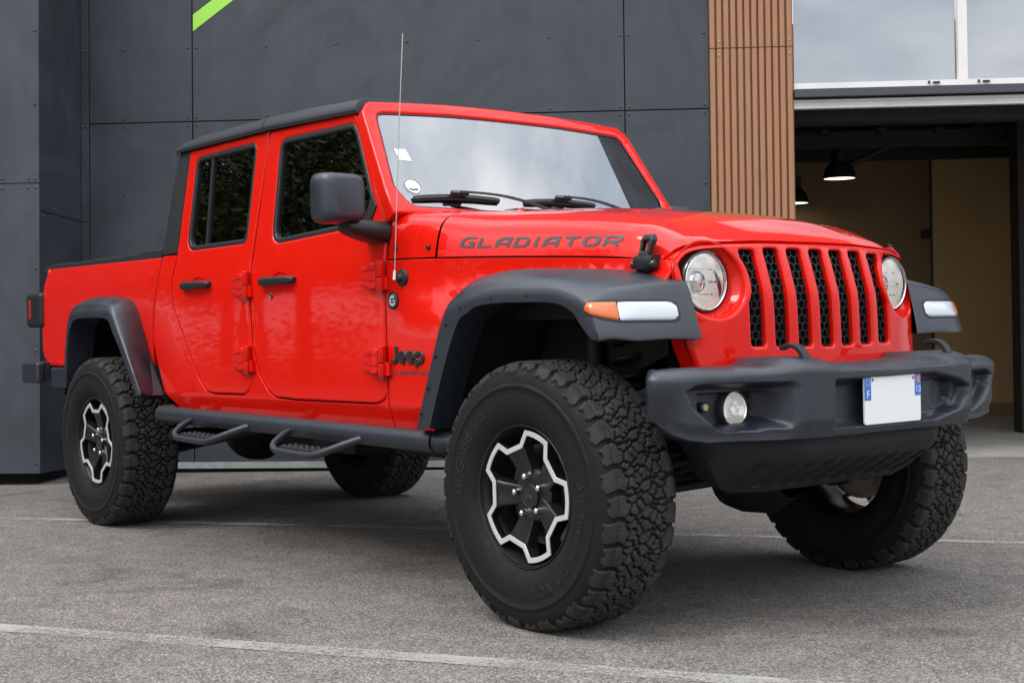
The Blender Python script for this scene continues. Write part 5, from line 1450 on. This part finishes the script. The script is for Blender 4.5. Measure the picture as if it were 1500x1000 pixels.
def gline(name, p, q, w):
    p, q = Vector((*p, 0)), Vector((*q, 0)); d = (q-p).normalized(); nn = Vector((-d.y, d.x, 0))*w/2
    bm = bmesh.new(); bm.faces.new([bm.verts.new(v+Vector((0, 0, .004))) for v in (p-nn, q-nn, q+nn, p+nn)])
    return tag(finish(bm, name, LINE, recalc=False), kind='structure')
d1 = (Vector((-.671, 1.146))-Vector((-4.133, -1.207))).normalized()
gline('parking_line', Vector((-4.133, -1.207))-d1*2.5, Vector((-.671, 1.146))+d1*4, .075)
d2 = (Vector((.761, -.999))-Vector((-1.25, -2.184))).normalized()
gline('parking_line', Vector((-1.25, -2.184))-d2*2.5, Vector((.761, -.999))+d2*3.5, .095)
# concrete threshold and floor of the garage (level with the yard, along the building)
def bw(x, y, z): p = bld.matrix_world @ Vector((x, y, 0)); return Vector((p.x, p.y, z))
bm = bmesh.new()
P = [(1.10, .46), (9, .46), (9, 5.2), (.2, 5.2), (.2, .46)]
tp = [bm.verts.new(bw(x, y, .012)) for x, y in P]; bt = [bm.verts.new(bw(x, y, -.2)) for x, y in P]
bm.faces.new(tp)
for i in range(5): bm.faces.new((tp[i-1], tp[i], bt[i], bt[i-1]))
tag(finish(bm, 'garage_floor', GFL), kind='structure')

# ------------------------------------------------------------------ trees across the yard (seen in the windows' reflection)
LEAF = bpy.data.materials.new('leaves'); LEAF.use_nodes = True; n_ = LEAF.node_tree; b_ = n_.nodes['Principled BSDF']; b_.inputs['Roughness'].default_value = .55
oi = n_.nodes.new('ShaderNodeTexCoord'); tn = n_.nodes.new('ShaderNodeTexNoise'); tn.inputs['Scale'].default_value = 1.3; tn.inputs['Detail'].default_value = 4; n_.links.new(oi.outputs['Object'], tn.inputs[0])
cr = n_.nodes.new('ShaderNodeValToRGB'); cr.color_ramp.elements[0].position = .35; cr.color_ramp.elements[0].color = (.036, .056, .012, 1); cr.color_ramp.elements[1].position = .68; cr.color_ramp.elements[1].color = (.14, .15, .035, 1)
n_.links.new(tn.outputs[0], cr.inputs[0]); n_.links.new(cr.outputs[0], b_.inputs['Base Color'])
BARK = mat('bark', (.06, .045, .035), .9, bump=(20, .6, .02))
def tree_meshes(seed, h, cr_):
    rg = random.Random(seed); bm = bmesh.new(); ends = []
    add_tube(bm, [(0, 0, -.1), (.05, .03, h*.2), (-.04, .06, h*.42), (.05, 0, h*.62)], [.16, .13, .10, .06], 10)
    for k in range(11):
        a = rg.uniform(0, 2*pi); z0 = rg.uniform(.22, .6)*h; L = rg.uniform(.55, 1)*cr_
        p0 = Vector((0, 0, z0)); p1 = p0+Vector((cos(a)*L*.5, sin(a)*L*.5, L*.40)); p2 = p0+Vector((cos(a)*L, sin(a)*L, L*.62))
        add_tube(bm, [p0, p1, p2], [.055, .035, .014], 6); ends += [p1, p2]
    tr = finish(bm, 'trunk', BARK, None, ang=60)
    N = 26000; V = []; F = []
    cl = [Vector((rg.gauss(0, .45)*cr_, rg.gauss(0, .45)*cr_, h*.62+rg.gauss(0, .22)*h)) for _ in range(26)]+ends
    for i in range(N):
        c = cl[rg.randrange(len(cl))]; r = cr_*.30
        p = c+Vector((rg.gauss(0, 1), rg.gauss(0, 1), rg.gauss(0, .8)))*r*.55
        u = Vector((rg.uniform(-1, 1), rg.uniform(-1, 1), rg.uniform(-.6, .6))).normalized(); v = u.cross(Vector((rg.uniform(-1, 1), rg.uniform(-1, 1), rg.uniform(-1, 1)))).normalized()
        l = rg.uniform(.035, .075); b0 = len(V)
        V += [p-u*l, p+v*l*.5, p+u*l, p-v*l*.5]; F.append((b0, b0+1, b0+2, b0+3))
    me = bpy.data.meshes.new('crown'); me.from_pydata([tuple(v) for v in V], [], F); me.materials.append(LEAF)
    cro = bpy.data.objects.new('crown', me); COL.objects.link(cro)
    return tr, cro
TS = [tree_meshes(1, 7.5, 2.3), tree_meshes(5, 6.5, 2.1)]
tl_ = [(-12.5, -6.5), (-10.0, -9.5), (-15.5, -9.0), (-13.0, -12.5), (-18, -6.0), (-16.5, -3.0), (-7.0, -12.0), (-20, -10.0), (-9.0, -15.0), (-22, -4.0), (-17, -15)]
for i, (x, y) in enumerate(tl_):
    r = empty('tree', (x, y, 0)); r.rotation_euler = (0, 0, i*1.7); r.scale = (1, 1, .92+.06*(i % 4))
    tag(r, 'leafy green tree across the yard, seen only as a reflection in the truck side windows', 'tree', 'trees across the yard')
    for src in TS[i % 2]:
        c = src if i < 2 else src.copy()
        if i >= 2: COL.objects.link(c)
        c.parent = r
